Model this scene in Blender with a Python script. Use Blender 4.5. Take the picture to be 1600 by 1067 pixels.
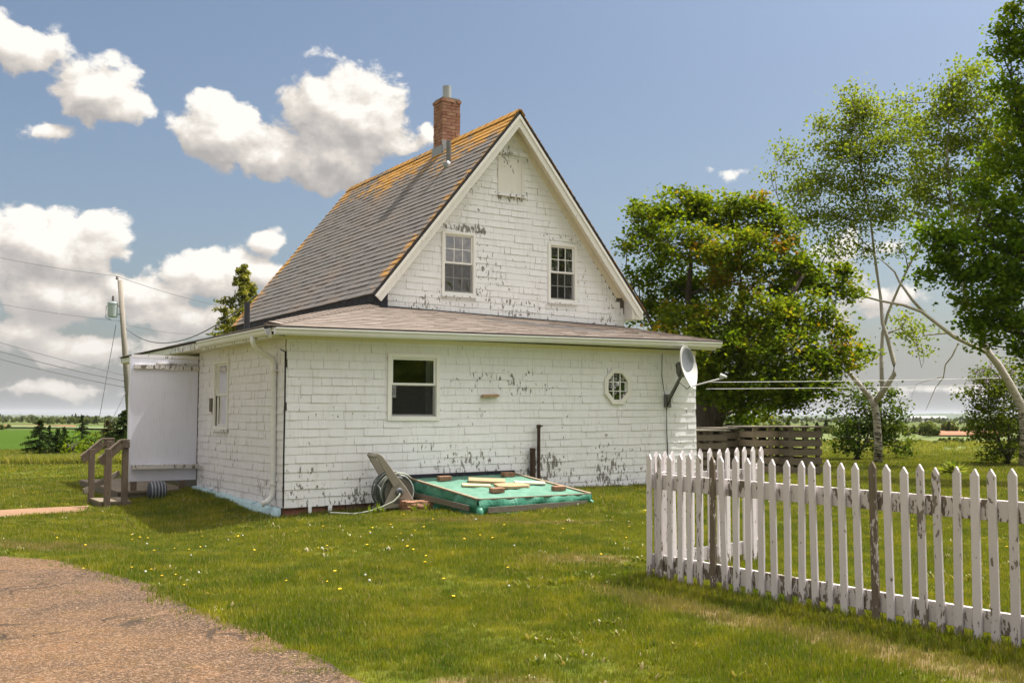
import bpy, math, random
import numpy as np
from mathutils import Vector, Matrix
from math import radians as R, sin, cos, pi, sqrt, exp, atan2, hypot

scene = bpy.context.scene
for o in list(bpy.data.objects):
    bpy.data.objects.remove(o)
COL = scene.collection
random.seed(7)
rng = np.random.default_rng(11)

# ---------------------------------------------------------------- camera, light, sky, exposure
F, PITCH, ROLL, CAMH = 1665.9, .0684, .0018, 1.42
SUN_AZ, SUN_EL = R(24.5), R(65.5)          # azimuth counted from +X towards +Y
SUN_POWER, SKY_STRENGTH, EXPOSURE = 3.9, .12, 1.18

cam_data = bpy.data.cameras.new('camera')
cam = bpy.data.objects.new('camera', cam_data)
COL.objects.link(cam)
cam_data.sensor_width = 36
cam_data.sensor_fit = 'HORIZONTAL'
cam_data.lens = F / 1600 * 36
cam_data.clip_start, cam_data.clip_end = .1, 20000
cam.location = (0, 0, CAMH)
cam.rotation_euler = (Matrix.Rotation(pi / 2 + PITCH, 3, 'X') @ Matrix.Rotation(ROLL, 3, 'Z')).to_euler()
scene.camera = cam

sun_data = bpy.data.lights.new('sun', 'SUN')
sun_data.energy = SUN_POWER
sun_data.angle = R(.55)
sun_data.color = (1, .945, .86)
sun = bpy.data.objects.new('sun', sun_data)
COL.objects.link(sun)
SUN_DIR = Vector((cos(SUN_EL) * cos(SUN_AZ), cos(SUN_EL) * sin(SUN_AZ), sin(SUN_EL)))
sun.rotation_euler = SUN_DIR.to_track_quat('Z', 'Y').to_euler()

scene.view_settings.view_transform = 'Standard'
scene.view_settings.look = 'None'
scene.view_settings.gamma = 1
scene.view_settings.use_curve_mapping = False
scene.view_settings.exposure = EXPOSURE
scene.render.engine = 'CYCLES'
scene.cycles.max_bounces = 8
scene.cycles.transparent_max_bounces = 12
scene.cycles.use_denoising = True


# ---------------------------------------------------------------- node helpers
class G:
    """Short-hand for building a node tree."""
    def __init__(s, nt):
        s.nt = nt

    def n(s, typ, ins=None, out=0, **props):
        nd = s.nt.nodes.new('ShaderNode' + typ)
        for k, v in props.items():
            setattr(nd, k, v)
        for k, v in (ins or {}).items():
            s.put(nd.inputs[k], v)
        return nd.outputs[out]

    def put(s, sock, v):
        if isinstance(v, bpy.types.NodeSocket):
            s.nt.links.new(v, sock)
        else:
            if sock.type == 'RGBA' and len(v) == 3:
                v = (*v, 1)
            sock.default_value = v

    def m(s, op, a, b=0., c=0., clamp=False):
        return s.n('Math', {0: a, 1: b, 2: c}, operation=op, use_clamp=clamp)

    def add(s, a, b): return s.m('ADD', a, b)
    def mul(s, a, b): return s.m('MULTIPLY', a, b)
    def sub(s, a, b): return s.m('SUBTRACT', a, b)

    def mix(s, f, a, b, blend='MIX'):
        return s.n('Mix', {0: f, 6: a, 7: b}, out=2, data_type='RGBA', blend_type=blend)

    def sstep(s, x, lo, hi, a=0., b=1.):
        return s.n('MapRange', {0: x, 1: lo, 2: hi, 3: a, 4: b}, interpolation_type='SMOOTHSTEP')

    def vmul(s, v, k):
        return s.n('VectorMath', {0: v, 1: k}, operation='MULTIPLY')

    def vadd(s, v, k):
        return s.n('VectorMath', {0: v, 1: k}, operation='ADD')

    def noise(s, v, scale, detail=3., rough=.55, dist=0., out=0):
        return s.n('TexNoise', {'Vector': v, 'Scale': scale, 'Detail': detail, 'Roughness': rough, 'Distortion': dist}, out=out)

    def voro(s, v, scale, feature='F1', out=0, rnd=1.):
        return s.n('TexVoronoi', {'Vector': v, 'Scale': scale, 'Randomness': rnd}, out=out, feature=feature)

    def xyz(s, v):
        nd = s.nt.nodes.new('ShaderNodeSeparateXYZ')
        s.put(nd.inputs[0], v)
        return nd.outputs

    def pos(s): return s.n('NewGeometry')
    def rnd(s): return s.n('ObjectInfo', out=5)

    def attr(s, name): return s.n('Attribute', out=2, attribute_name=name)

    def ramp(s, f, stops):
        nd = s.nt.nodes.new('ShaderNodeValToRGB')
        s.put(nd.inputs[0], f)
        e = nd.color_ramp.elements
        while len(e) < len(stops):
            e.new(.5)
        for el, (p, c) in zip(e, stops):
            el.position, el.color = p, (*c, 1)
        return nd.outputs[0]

    def bump(s, h, dist=.01, strength=1., normal=None):
        ins = {'Height': h, 'Distance': dist, 'Strength': strength}
        if normal is not None:
            ins['Normal'] = normal
        return s.n('Bump', ins)


MATS = {}


def material(name):
    m = bpy.data.materials.new(name)
    m.use_nodes = True
    nt = m.node_tree
    b = nt.nodes['Principled BSDF']
    MATS[name] = m
    return m, G(nt), b


def finish(g, b, color=None, rough=.7, normal=None, spec=.3, metal=0.):
    if color is not None:
        g.put(b.inputs['Base Color'], color)
    g.put(b.inputs['Roughness'], rough)
    b.inputs['Specular IOR Level'].default_value = spec
    b.inputs['Metallic'].default_value = metal
    if normal is not None:
        g.put(b.inputs['Normal'], normal)


# ---------------------------------------------------------------- world: physical sky with cumulus clouds
def px_dir(px, py):
    X, Y = px - 800, py - 533.5
    X, Y = X * cos(ROLL) + Y * sin(ROLL), -X * sin(ROLL) + Y * cos(ROLL)
    return Vector((X / F, cos(PITCH) + Y / F * sin(PITCH), sin(PITCH) - Y / F * cos(PITCH)))


def at(px, py, Z):
    """The point at depth Z metres in front of the camera that is seen at (px, py) of the 1600 x 1067 photograph."""
    d = px_dir(px, py)
    return Vector((0, 0, CAMH)) + d * (Z / d.y)


world = bpy.data.worlds.new('World')
scene.world = world
world.use_nodes = True
wt = world.node_tree
wt.nodes.clear()
w = G(wt)

BLOBS = [  # px, py, half-width, half-height, weight of the cumulus heaps in view
    (352, 212, 78, 68, 1.1), (430, 235, 90, 52, .95), (540, 185, 128, 92, 1.15), (505, 160, 66, 62, 1.),
    (500, 250, 120, 50, .95),
    (30, 70, 95, 52, .85), (150, 130, 72, 52, .95), (60, 205, 60, 26, .6), (668, 210, 22, 24, .7),
    (70, 385, 150, 66, 1.05), (420, 378, 42, 36, .85), (330, 425, 110, 46, .95), (215, 455, 90, 44, .9), (90, 470, 110, 50, .95),
    (300, 500, 130, 40, .8), (130, 545, 170, 40, .78), (20, 520, 90, 34, .75), (-150, 430, 190, 100, .9), (250, 575, 200, 26, .6), (60, 612, 230, 22, .5), (-500, 420, 280, 130, .95),
    (1400, 470, 130, 34, .50), (1180, 272, 110, 18, .24), (1480, 612, 240, 16, .42), (1330, 400, 120, 40, .36),
]


def cloud_group():
    ng = bpy.data.node_groups.new('cloud_density', 'ShaderNodeTree')
    ng.interface.new_socket('Vector', in_out='INPUT', socket_type='NodeSocketVector')
    ng.interface.new_socket('Density', in_out='OUTPUT', socket_type='NodeSocketFloat')
    gi, go = ng.nodes.new('NodeGroupInput'), ng.nodes.new('NodeGroupOutput')
    g = G(ng)
    d0 = g.n('VectorMath', {0: gi.outputs[0]}, operation='NORMALIZE')
    x, y, z = g.xyz(d0)
    az = g.m('ARCTAN2', x, y)
    el = g.m('ARCSINE', z)
    wx, wy, wz = g.xyz(g.noise(d0, 11., 4., .6, out=1))
    az0, el0 = az, el
    az = g.add(az, g.mul(g.sub(wx, .5), .050))
    el = g.add(el, g.mul(g.sub(wy, .5), .038))
    cov = None
    for (px, py, a, b, wgt) in BLOBS:
        v = px_dir(px, py).normalized()
        a0, e0 = atan2(v.x, v.y), math.asin(v.z)
        ra, rb = a / F * 1.12, b / F * 1.12
        u = g.m('MULTIPLY_ADD', az, 1 / ra, -a0 / ra)
        q = g.m('MULTIPLY_ADD', el, 1 / rb, -e0 / rb)
        rr = g.add(g.mul(u, u), g.mul(q, q))
        c = g.m('MULTIPLY_ADD', g.m('SQRT', rr), -wgt, wgt)
        cov = c if cov is None else g.m('SMOOTH_MAX', cov, c, .18)
    # the rest of the sky, outside the view: dense cloud cover added to raise the fill light
    side = g.sstep(g.m('ABSOLUTE', az0), .5, .85)
    big = g.noise(g.vmul(d0, (1., 1., 2.2)), 2.3, 2., .5)
    general = g.add(g.mul(g.sub(big, .47), 2.6), .42)
    up = g.sstep(el0, .42, .62)
    outside = g.m('MAXIMUM', side, up)
    general = g.add(g.mul(general, outside), g.mul(g.sub(1., outside), -1.2))
    cov = g.m('MAXIMUM', cov, general)
    n1 = g.noise(g.vmul(d0, (1, 1, 1.35)), 19., 9., .63, .2)
    n2 = g.voro(g.vadd(d0, g.vmul(g.noise(d0, 30., 3., .5, out=1), (.03, .03, .03))), 36., 'F1')
    dens = g.add(g.mul(cov, 1.15), g.mul(g.sub(n1, .52), 1.5))
    dens = g.add(dens, g.mul(g.sub(.42, n2), .42))
    ng.links.new(dens, go.inputs[0])
    return ng


cg = cloud_group()


def cloud(v):
    nd = wt.nodes.new('ShaderNodeGroup')
    nd.node_tree = cg
    wt.links.new(v, nd.inputs[0])
    return nd.outputs[0]


dirv = w.n('TexCoord')
sky = w.n('TexSky', sky_type='NISHITA', sun_disc=False, sun_elevation=SUN_EL, sun_rotation=pi / 2 - SUN_AZ,
          altitude=30, air_density=1.0, dust_density=3.0, ozone_density=1.0)
d_here = cloud(dirv)
d_up = cloud(w.vadd(dirv, (.005, 0, .012)))
d_up2 = cloud(w.vadd(dirv, (.012, 0, .045)))
alpha = w.sstep(d_here, .14, .36)
lit = w.add(.44, w.mul(w.sub(d_here, d_up), 1.05))
lit = w.add(lit, w.mul(w.sub(d_here, d_up2), .40))
lit = w.sub(lit, w.mul(w.sstep(d_here, .35, 1.5), .20))
csh = w.ramp(lit, [(.0, (1.72, 1.64, 1.60)), (.36, (2.25, 2.12, 2.0)), (.66, (2.9, 2.70, 2.47)), (1., (3.9, 3.74, 3.5))])
# added to fill the shaded walls: cloud and sky glow round the sun
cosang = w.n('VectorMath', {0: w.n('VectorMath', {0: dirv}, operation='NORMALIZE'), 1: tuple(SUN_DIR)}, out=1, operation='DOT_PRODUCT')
fill_glow = w.m('MULTIPLY_ADD', w.sstep(cosang, .42, .97), 4.0, 1.)
csh = w.n('VectorMath', {0: csh, 3: fill_glow}, operation='SCALE')
elev = w.m('ARCSINE', w.xyz(w.n('VectorMath', {0: dirv}, operation='NORMALIZE'))[2])
hz = w.sstep(elev, .15, -.01)
csh = w.mix(w.mul(hz, .62), csh, (2.65, 2.5, 2.32))
skyc = w.mix(1., sky, (.44, .446, .444), 'MULTIPLY')
skyc = w.n('VectorMath', {0: skyc, 3: w.m('MULTIPLY_ADD', fill_glow, .12, .88)}, operation='SCALE')
skyc = w.mix(w.mul(w.sstep(elev, .11, -.01), .75), skyc, (1.95, 1.98, 2.0))
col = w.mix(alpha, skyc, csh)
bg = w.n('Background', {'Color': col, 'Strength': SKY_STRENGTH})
wo = wt.nodes.new('ShaderNodeOutputWorld')
wt.links.new(bg, wo.inputs[0])
world.cycles.sampling_method = 'MANUAL'
world.cycles.sample_map_resolution = 1024


# ---------------------------------------------------------------- mesh helpers
class MB:
    """Collects shapes into one mesh."""
    def __init__(s):
        s.v, s.f, s.mi = [], [], []

    def face(s, pts, mat=0):
        i = len(s.v)
        s.v += [tuple(p) for p in pts]
        s.f.append(tuple(range(i, i + len(pts))))
        s.mi.append(mat)

    def hexa(s, p, mat=0):
        """Eight corners: bottom ring 0-3, top ring 4-7, both counter-clockwise from above."""
        i = len(s.v)
        s.v += [tuple(q) for q in p]
        for f in ((3, 2, 1, 0), (4, 5, 6, 7), (0, 1, 5, 4), (1, 2, 6, 5), (2, 3, 7, 6), (3, 0, 4, 7)):
            s.f.append(tuple(i + k for k in f))
            s.mi.append(mat)
        return s

    def box(s, x0, x1, y0, y1, z0, z1, mat=0):
        return s.hexa([(x0, y0, z0), (x1, y0, z0), (x1, y1, z0), (x0, y1, z0),
                       (x0, y0, z1), (x1, y0, z1), (x1, y1, z1), (x0, y1, z1)], mat)

    def beam(s, a, b, w, h, up=(0, 0, 1), mat=0):
        """A rectangular bar from a to b, w wide, h high (along up)."""
        a, b, up = Vector(a), Vector(b), Vector(up)
        d = (b - a).normalized()
        sd = d.cross(up).normalized()
        u = sd.cross(d).normalized()
        r = []
        for q in (-h / 2, h / 2):
            r += [a - sd * w / 2 + u * q, a + sd * w / 2 + u * q, b + sd * w / 2 + u * q, b - sd * w / 2 + u * q]
        return s.hexa(r, mat)

    def tube(s, pts, rad, sides=8, mat=0, cap=True, squash=1.):
        pts = [Vector(p) for p in pts]
        if not hasattr(rad, '__len__'):
            rad = [rad] * len(pts)
        base = len(s.v)
        ref = None
        for i, p in enumerate(pts):
            t = (pts[min(i + 1, len(pts) - 1)] - pts[max(i - 1, 0)]).normalized()
            if ref is None:
                ref = Vector((0, 0, 1)) if abs(t.z) < .9 else Vector((1, 0, 0))
            a = t.cross(ref).normalized()
            b = t.cross(a).normalized()
            ref = -b if False else ref
            for k in range(sides):
                an = 2 * pi * k / sides
                s.v.append(tuple(p + a * (cos(an) * rad[i]) + b * (sin(an) * rad[i] * squash)))
        for i in range(len(pts) - 1):
            for k in range(sides):
                k2 = (k + 1) % sides
                s.f.append((base + i * sides + k, base + i * sides + k2, base + (i + 1) * sides + k2, base + (i + 1) * sides + k))
                s.mi.append(mat)
        if cap:
            s.f.append(tuple(base + k for k in range(sides))[::-1])
            s.f.append(tuple(base + (len(pts) - 1) * sides + k for k in range(sides)))
            s.mi += [mat, mat]
        return s

    def lathe(s, prof, sides=16, mat=0, axis=None):
        """Profile of (radius, height); axis: a Matrix placing local z."""
        M = axis or Matrix.Identity(4)
        base = len(s.v)
        for (r, z) in prof:
            for k in range(sides):
                an = 2 * pi * k / sides
                s.v.append(tuple(M @ Vector((r * cos(an), r * sin(an), z))))
        for i in range(len(prof) - 1):
            for k in range(sides):
                k2 = (k + 1) % sides
                s.f.append((base + i * sides + k, base + i * sides + k2, base + (i + 1) * sides + k2, base + (i + 1) * sides + k))
                s.mi.append(mat)
        s.f.append(tuple(base + k for k in range(sides))[::-1])
        s.f.append(tuple(base + (len(prof) - 1) * sides + k for k in range(sides)))
        s.mi += [mat, mat]
        return s

    def prism(s, poly, vec, mat=0):
        vec = Vector(vec)
        n = len(poly)
        i = len(s.v)
        s.v += [tuple(p) for p in poly] + [tuple(Vector(p) + vec) for p in poly]
        s.f.append(tuple(range(i, i + n))[::-1])
        s.f.append(tuple(range(i + n, i + 2 * n)))
        s.mi += [mat, mat]
        for k in range(n):
            k2 = (k + 1) % n
            s.f.append((i + k, i + k2, i + n + k2, i + n + k))
            s.mi.append(mat)
        return s

    def mesh(s, name, mats, smooth=False):
        me = bpy.data.meshes.new(name)
        me.from_pydata(s.v, [], s.f)
        for m in (mats if isinstance(mats, (list, tuple)) else [mats]):
            me.materials.append(MATS[m])
        me.polygons.foreach_set('material_index', s.mi)
        me.update()
        if smooth:
            me.polygons.foreach_set('use_smooth', [True] * len(me.polygons))
        return me

    def build(s, name, mats, parent=None, smooth=False, bevel=0., recalc=True, **pr):
        me = s.mesh(name, mats, smooth)
        if recalc or bevel:
            import bmesh
            bm = bmesh.new()
            bm.from_mesh(me)
            if bevel:
                bmesh.ops.remove_doubles(bm, verts=bm.verts, dist=1e-5)
            bmesh.ops.recalc_face_normals(bm, faces=bm.faces)
            if bevel:
                bmesh.ops.bevel(bm, geom=list(bm.edges), offset=bevel, segments=1, affect='EDGES')
            bm.to_mesh(me)
            bm.free()
        return link(name, me, parent, **pr)


def link(name, me, parent=None, loc=None, rot=None, scale=None, **pr):
    o = bpy.data.objects.new(name, me)
    COL.objects.link(o)
    if parent is not None:
        o.parent = parent
    if loc is not None:
        o.location = loc
    if rot is not None:
        o.rotation_euler = rot
    if scale is not None:
        o.scale = scale
    for k, v in pr.items():
        o[k] = v
    return o


def thing(name, label, category, loc=(0, 0, 0), rotz=0., group=None):
    o = link(name, None, None, loc, (0, 0, rotz), label=label, category=category)
    o.empty_display_size = .2
    if group:
        o['group'] = group
    return o


def np_mesh(name, verts, faces_n, mats, tint=None, smooth=False):
    """verts (N,3); faces_n: (M,k) index array of k-gons."""
    me = bpy.data.meshes.new(name)
    M, k = faces_n.shape
    me.vertices.add(len(verts))
    me.vertices.foreach_set('co', np.asarray(verts, np.float32).ravel())
    me.loops.add(M * k)
    me.loops.foreach_set('vertex_index', faces_n.astype(np.int32).ravel())
    me.polygons.add(M)
    me.polygons.foreach_set('loop_start', np.arange(0, M * k, k, dtype=np.int32))
    for m in (mats if isinstance(mats, (list, tuple)) else [mats]):
        me.materials.append(MATS[m])
    if tint is not None:
        a = me.attributes.new('tint', 'FLOAT', 'POINT')
        a.data.foreach_set('value', np.asarray(tint, np.float32))
    if smooth:
        me.polygons.foreach_set('use_smooth', [True] * M)
    me.update(calc_edges=True)
    me.validate()
    return me


def copy_thing(root, loc=None, rotz=None, **pr):
    """A copy of a thing, its parts and their sub-parts; mesh data is shared."""
    r = root.copy()
    COL.objects.link(r)
    if loc is not None:
        r.location = loc
    if rotz is not None:
        r.rotation_euler = (0, 0, rotz)
    for k, v in pr.items():
        r[k] = v
    for ch in list(root.children):
        c = ch.copy()
        COL.objects.link(c)
        c.parent = r
        for sub in list(ch.children):
            d = sub.copy()
            COL.objects.link(d)
            d.parent = c
    return r


def smooth01(x, a, b):
    t = np.clip((x - a) / (b - a), 0, 1)
    return t * t * (3 - 2 * t)


# ---------------------------------------------------------------- where the house stands; height of the ground
HX, HY, HTH = -3.2146, 15.1444, .5452
HU, HV = (cos(HTH), sin(HTH)), (-sin(HTH), cos(HTH))


def H2W(x, y, z=0.):
    return Vector((HX + x * HU[0] + y * HV[0], HY + x * HU[1] + y * HV[1], z))


def W2H(X, Y):
    dx, dy = X - HX, Y - HY
    return dx * HU[0] + dy * HU[1], dx * HV[0] + dy * HV[1]


def ground_z(X, Y):
    X, Y = np.asarray(X, float), np.asarray(Y, float)
    x, y = W2H(X, Y)
    d = np.hypot(X, Y)
    g = .2 * smooth01(x, .2, 5.) * smooth01(y, -6., -.4) * smooth01(x, 17., 10.)
    g = g + .1 * smooth01(y, 0, 5) * np.exp(-(np.minimum(x, 0) / .7) ** 2) * smooth01(x, 3, 0) * smooth01(y, 14, 8)
    g = g - .15 * np.exp(-((x + 1.7) / 1.15) ** 2 - ((y - .2) / 2.) ** 2)
    g = g - .05 * smooth01(x, 0., -2.) * smooth01(Y, 4, 9) * smooth01(Y, 34, 24)
    g = g + .018 * np.sin(X * 1.1 + .5 * Y) * np.sin(Y * .83 - .3 * X) * smooth01(d, 3, 6) * smooth01(d, 60, 25)
    g = g - .004 * np.clip(d - 50., 0, 3000)
    return g


def gz(X, Y):
    return float(ground_z(X, Y))


HOUSE = thing('farmhouse', 'white farmhouse of peeling painted shingles with a steep dark roof', 'house', (HX, HY, 0), HTH)


# ---------------------------------------------------------------- materials
def hcoord(g):
    """House coordinates, the same for every piece of the house."""
    return g.n('TexCoord', out=3, object=HOUSE)


def paint_wood(name, white=(.80, .81, .845), bare=(.225, .215, .20), amount=.0, base=0., scale=1., house=True, low=None, spots=None, vary=.05):
    """White paint flaking off grey wood. low=(z0, z1, gain): more flakes towards the bottom; spots: boxes with more flakes."""
    m, g, b = material(name)
    p = hcoord(g) if house else g.n('NewGeometry')
    x, y, z = g.xyz(p)
    streak = g.noise(g.vmul(p, (24 * scale, 24 * scale, 9. * scale)), 1., 4., .6)
    grp = g.noise(g.vmul(p, (1., 1., 1.25)), 1.5 * scale, 3., .6)
    field = g.add(streak, g.mul(g.sub(grp, .5), .5))
    if low:
        field = g.add(field, g.mul(g.sstep(z, low[1], low[0]), low[2]))
    for (x0, x1, z0, z1, k) in (spots or []):
        inx = g.mul(g.sstep(x, x0 - .15, x0 + .1), g.sstep(x, x1 + .15, x1 - .1))
        inz = g.mul(g.sstep(z, z0 - .1, z0 + .06), g.sstep(z, z1 + .1, z1 - .06))
        field = g.add(field, g.mul(g.mul(inx, inz), k))
    peel = g.sstep(field, .70 - amount, .73 - amount)
    fine = g.noise(g.vmul(p, (60, 60, 9)), 1., 3., .6)
    tone = g.noise(p, 2.3, 4., .6)
    wc = g.mix(tone, tuple(c * (1 - vary * 1.6) for c in white), tuple(min(1, c * (1 + vary)) for c in white))
    hair = g.sstep(g.noise(g.vmul(p, (42, 42, 3.2)), 1., 2., .5), .60, .70)
    wc = g.mix(g.mul(hair, .22), wc, (.42, .41, .40))
    stain = g.sstep(g.noise(g.vmul(p, (7, 7, .9)), 1., 4., .65), .48, .78)
    wc = g.mix(g.mul(stain, .22), wc, (.50, .48, .43))
    bc = g.mix(fine, tuple(c * .55 for c in bare), tuple(c * 1.55 for c in bare))
    h = g.add(g.mul(peel, -1.), g.mul(fine, .25))
    finish(g, b, g.mix(peel, wc, bc), g.mix(peel, (.55,) * 3, (.9,) * 3), g.bump(h, .004, .7), .3)
    return m


paint_wood('wall_paint', low=(.1, 1.0, .10), amount=.015,
           spots=[(2.75, 4.2, 1.75, 2.1, .055), (2.4, 4.6, .35, .95, .075), (4.4, 6.6, .3, .8, .06)])
paint_wood('side_paint', white=(.80, .79, .84), low=(.1, .9, .08), amount=.0)
paint_wood('gable_paint', white=(.82, .835, .87), amount=.03,
           spots=[(3.5, 4.5, 4.71, 4.84, .20), (4.3, 4.62, 3.5, 4.75, .09), (2.6, 7.5, 3.1, 3.5, .08), (4.7, 5.4, 5.4, 5.56, .18), (5.7, 6.6, 4.7, 4.85, .08)])
paint_wood('trim_paint', white=(.78, .775, .75), amount=-.05)
paint_wood('rake_paint', white=(.74, .73, .70), amount=.0)
paint_wood('panel_paint', white=(.73, .74, .85), amount=-.2)
paint_wood('flaky_paint', amount=.12, low=(.0, 3.0, .0))
paint_wood('soffit_bounce_paint', white=(.74, .70, .56), amount=-.10)  # cream tint holds the warm light bounced up off the grass
paint_wood('fence_paint', white=(.66, .615, .635), bare=(.21, .185, .16), house=False, amount=.035, low=(.0, .22, .22), scale=1.5)
paint_wood('fence_flaky', white=(.60, .555, .565), bare=(.20, .17, .14), house=False, amount=.10, low=(.0, .3, .16), scale=1.2)
paint_wood('fence_rail', white=(.60, .555, .555), bare=(.15, .125, .095), house=False, amount=.155, scale=1.1)
paint_wood('fence_bare', white=(.55, .50, .47), bare=(.15, .12, .09), house=False, amount=.34, scale=1.5)


def plain(name, color, rough=.6, var=.12, scale=8., bump=0., spec=.3, metal=0., stretch=(1, 1, 1), obj=False):
    m, g, b = material(name)
    p = g.vmul(g.n('TexCoord', out=3) if obj else g.pos(), stretch)
    f = g.noise(p, scale, 5., .6)
    c = g.mix(f, tuple(max(0, k * (1 - var * 1.8)) for k in color), tuple(min(1, k * (1 + var * 1.8)) for k in color))
    nm = g.bump(f, bump, .8) if bump else None
    finish(g, b, c, rough, nm, spec, metal)
    return m


paint_wood('shelf_paint', white=(.60, .58, .56), bare=(.16, .14, .12), amount=.10)
plain('sheathing', (.10, .09, .075), .9, .3, 12)
plain('shingle_edge', (.30, .25, .17), .9, .3, 20)
plain('vinyl_white', (.80, .80, .785), .35, .02, 3, spec=.5)
plain('gutter_white', (.74, .745, .74), .4, .05, 5, spec=.5)
plain('grille_white', (.75, .75, .74), .4, .02, 3)
plain('black_felt', (.022, .024, .032), .75, .3, 14, .004)
plain('drip_edge', (.035, .033, .035), .6, .2, 9)
plain('metal_flue', (.36, .38, .38), .38, .1, 9, spec=.5, metal=.7)
plain('lead_grey', (.30, .32, .34), .5, .15, 14, metal=.4)
plain('black_pipe', (.02, .022, .03), .4, .2, 8, spec=.5)
plain('rust_iron', (.055, .033, .024), .8, .35, 25, .004)
plain('sandstone', (.23, .105, .07), .9, .35, 9, .03)
plain('foundation', (.19, .12, .09), .95, .4, 6, .02)
plain('foam_blue', (.42, .58, .64), .8, .12, 14, .02)
plain('curtain', (.62, .63, .60), .9, .12, 5, stretch=(9, 9, .6))
plain('room_dark', (.04, .037, .032), .9, .3, 2)
plain('deck_wood', (.19, .155, .115), .85, .25, 6, .004, stretch=(3, 3, 14))
plain('rail_wood', (.135, .105, .08), .85, .3, 7, .004, stretch=(6, 6, 2))
plain('grey_wood', (.17, .15, .12), .9, .3, 9, .006, stretch=(2, 2, 9))
plain('crate_wood', (.25, .20, .14), .9, .35, 8, .006, stretch=(2, 2, 9))
plain('crate_dark', (.13, .108, .078), .9, .3, 8, .006, stretch=(2, 2, 9))
plain('tan_board', (.36, .25, .145), .85, .15, 8, .003)
plain('pale_board', (.60, .58, .47), .85, .1, 8, .003)
plain('yellow_board', (.52, .45, .27), .85, .2, 8, .003)
plain('paver_red', (.35, .17, .10), .9, .2, 14, .006)
plain('reel_plastic', (.27, .245, .20), .45, .06, 6, spec=.4)
plain('reel_dark', (.10, .095, .08), .5, .1, 6)
plain('hose', (.30, .32, .27), .45, .12, 14, spec=.5)
plain('hose_dark', (.10, .115, .11), .45, .15, 14, spec=.5)
plain('dish_grey', (.56, .56, .555), .4, .05, 5, spec=.5)
plain('decal_grey', (.15, .165, .185), .45, .05, 5)
plain('dish_metal', (.17, .175, .17), .5, .1, 9, metal=.4)
plain('cable_black', (.018, .018, .018), .6, .1, 5)
plain('wire_grey', (.10, .10, .10), .6, .1, 5)
plain('clothes_line', (.62, .62, .60), .6, .1, 5)
plain('pole_wood', (.25, .225, .19), .9, .25, 4, .01, stretch=(6, 6, .6))
plain('transformer_grey', (.36, .42, .43), .45, .06, 3, spec=.5)
plain('porcelain', (.16, .14, .13), .35, .1, 3, spec=.5)
plain('red_stone', (.25, .135, .085), .95, .35, 11, .02)
plain('tub_rubber', (.045, .055, .075), .5, .2, 9)
plain('tub_grey', (.24, .25, .28), .5, .15, 9)
m, g, b = material('pebble')
c = g.ramp(g.rnd(), [(0, (.09, .07, .055)), (.4, (.20, .12, .07)), (.75, (.30, .19, .12)), (1, (.38, .31, .25))])
finish(g, b, c, .9)
plain('maple_bark', (.060, .048, .036), .95, .35, 5, .03, stretch=(3, 3, .8))
plain('twig_bark', (.12, .10, .085), .9, .3, 6)
plain('petal_yellow', (.78, .52, .02), .8, .1, 30)
plain('seed_white', (.50, .52, .46), .9, .1, 30)
plain('barn_white', (.66, .67, .66), .7, .05, 1)
plain('barn_roof', (.30, .31, .32), .7, .1, 1)
plain('lilac', (.30, .20, .33), .8, .2, 9)
plain('brass', (.5, .38, .05), .4, .1, 9)
plain('sticker_white', (.7, .72, .74), .5, .02, 9)
plain('sticker_blue', (.03, .05, .12), .5, .05, 9)

# brick and mortar: every brick its own tone
m, g, b = material('chimney_brick')
p = g.pos()
f = g.noise(p, 30., 5., .65)
r0 = g.rnd()
c = g.ramp(r0, [(0, (.30, .145, .105)), (.35, (.39, .21, .15)), (.65, (.48, .30, .22)), (1, (.35, .18, .125))])
lich = g.sstep(g.noise(p, 6., 4., .6), .58, .68)
c = g.mix(g.mul(lich, .45), c, (.40, .26, .05))
finish(g, b, g.mix(g.mul(f, .7), c, (.12, .055, .04)), .9, g.bump(f, .008, .8))
plain('mortar', (.20, .175, .14), .95, .25, 25, .004)

# asphalt shingles of the steep roof with orange lichen along ridge and rakes
m, g, b = material('roof_shingle')
p = hcoord(g)
x, y, z = g.xyz(p)
gran = g.noise(p, 140., 2., .6)
tabn = g.noise(g.vmul(p, (2.2, 1.1, 2.2)), 2.5, 4., .6)
warm = g.noise(g.vmul(p, (1., .6, 1.)), 1.1, 3., .6)
c = g.mix(tabn, (.088, .085, .085), (.165, .155, .150))
c = g.mix(g.sstep(warm, .45, .7), c, (.165, .130, .108))
c = g.mix(g.mul(gran, .5), c, (.185, .172, .162))
ridge = g.sstep(z, 5.15, 7.05)
rake = g.sstep(y, 2.62, 1.95)
farr = g.mul(g.sstep(y, 8.6, 9.95), .8)
zone = g.m('MAXIMUM', g.mul(ridge, 1.), g.m('MAXIMUM', g.mul(rake, .88), farr))
ln = g.noise(g.vmul(p, (1, .42, 1)), 6.5, 6., .68)
ln2 = g.noise(g.vmul(p, (1, .5, 1)), 1.3, 3., .5)
lm = g.sstep(g.add(g.add(g.mul(zone, .50), g.mul(g.sub(ln, .5), 1.15)), g.mul(g.sub(ln2, .5), .8)), .31, .55)
lc = g.mix(g.noise(p, 22., 3., .6), (.34, .135, .016), (.52, .30, .05))
c = g.mix(g.mul(lm, .88), c, lc)
finish(g, b, c, .92, g.bump(g.add(gran, g.mul(lm, .6)), .004, .7), .2)

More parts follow.
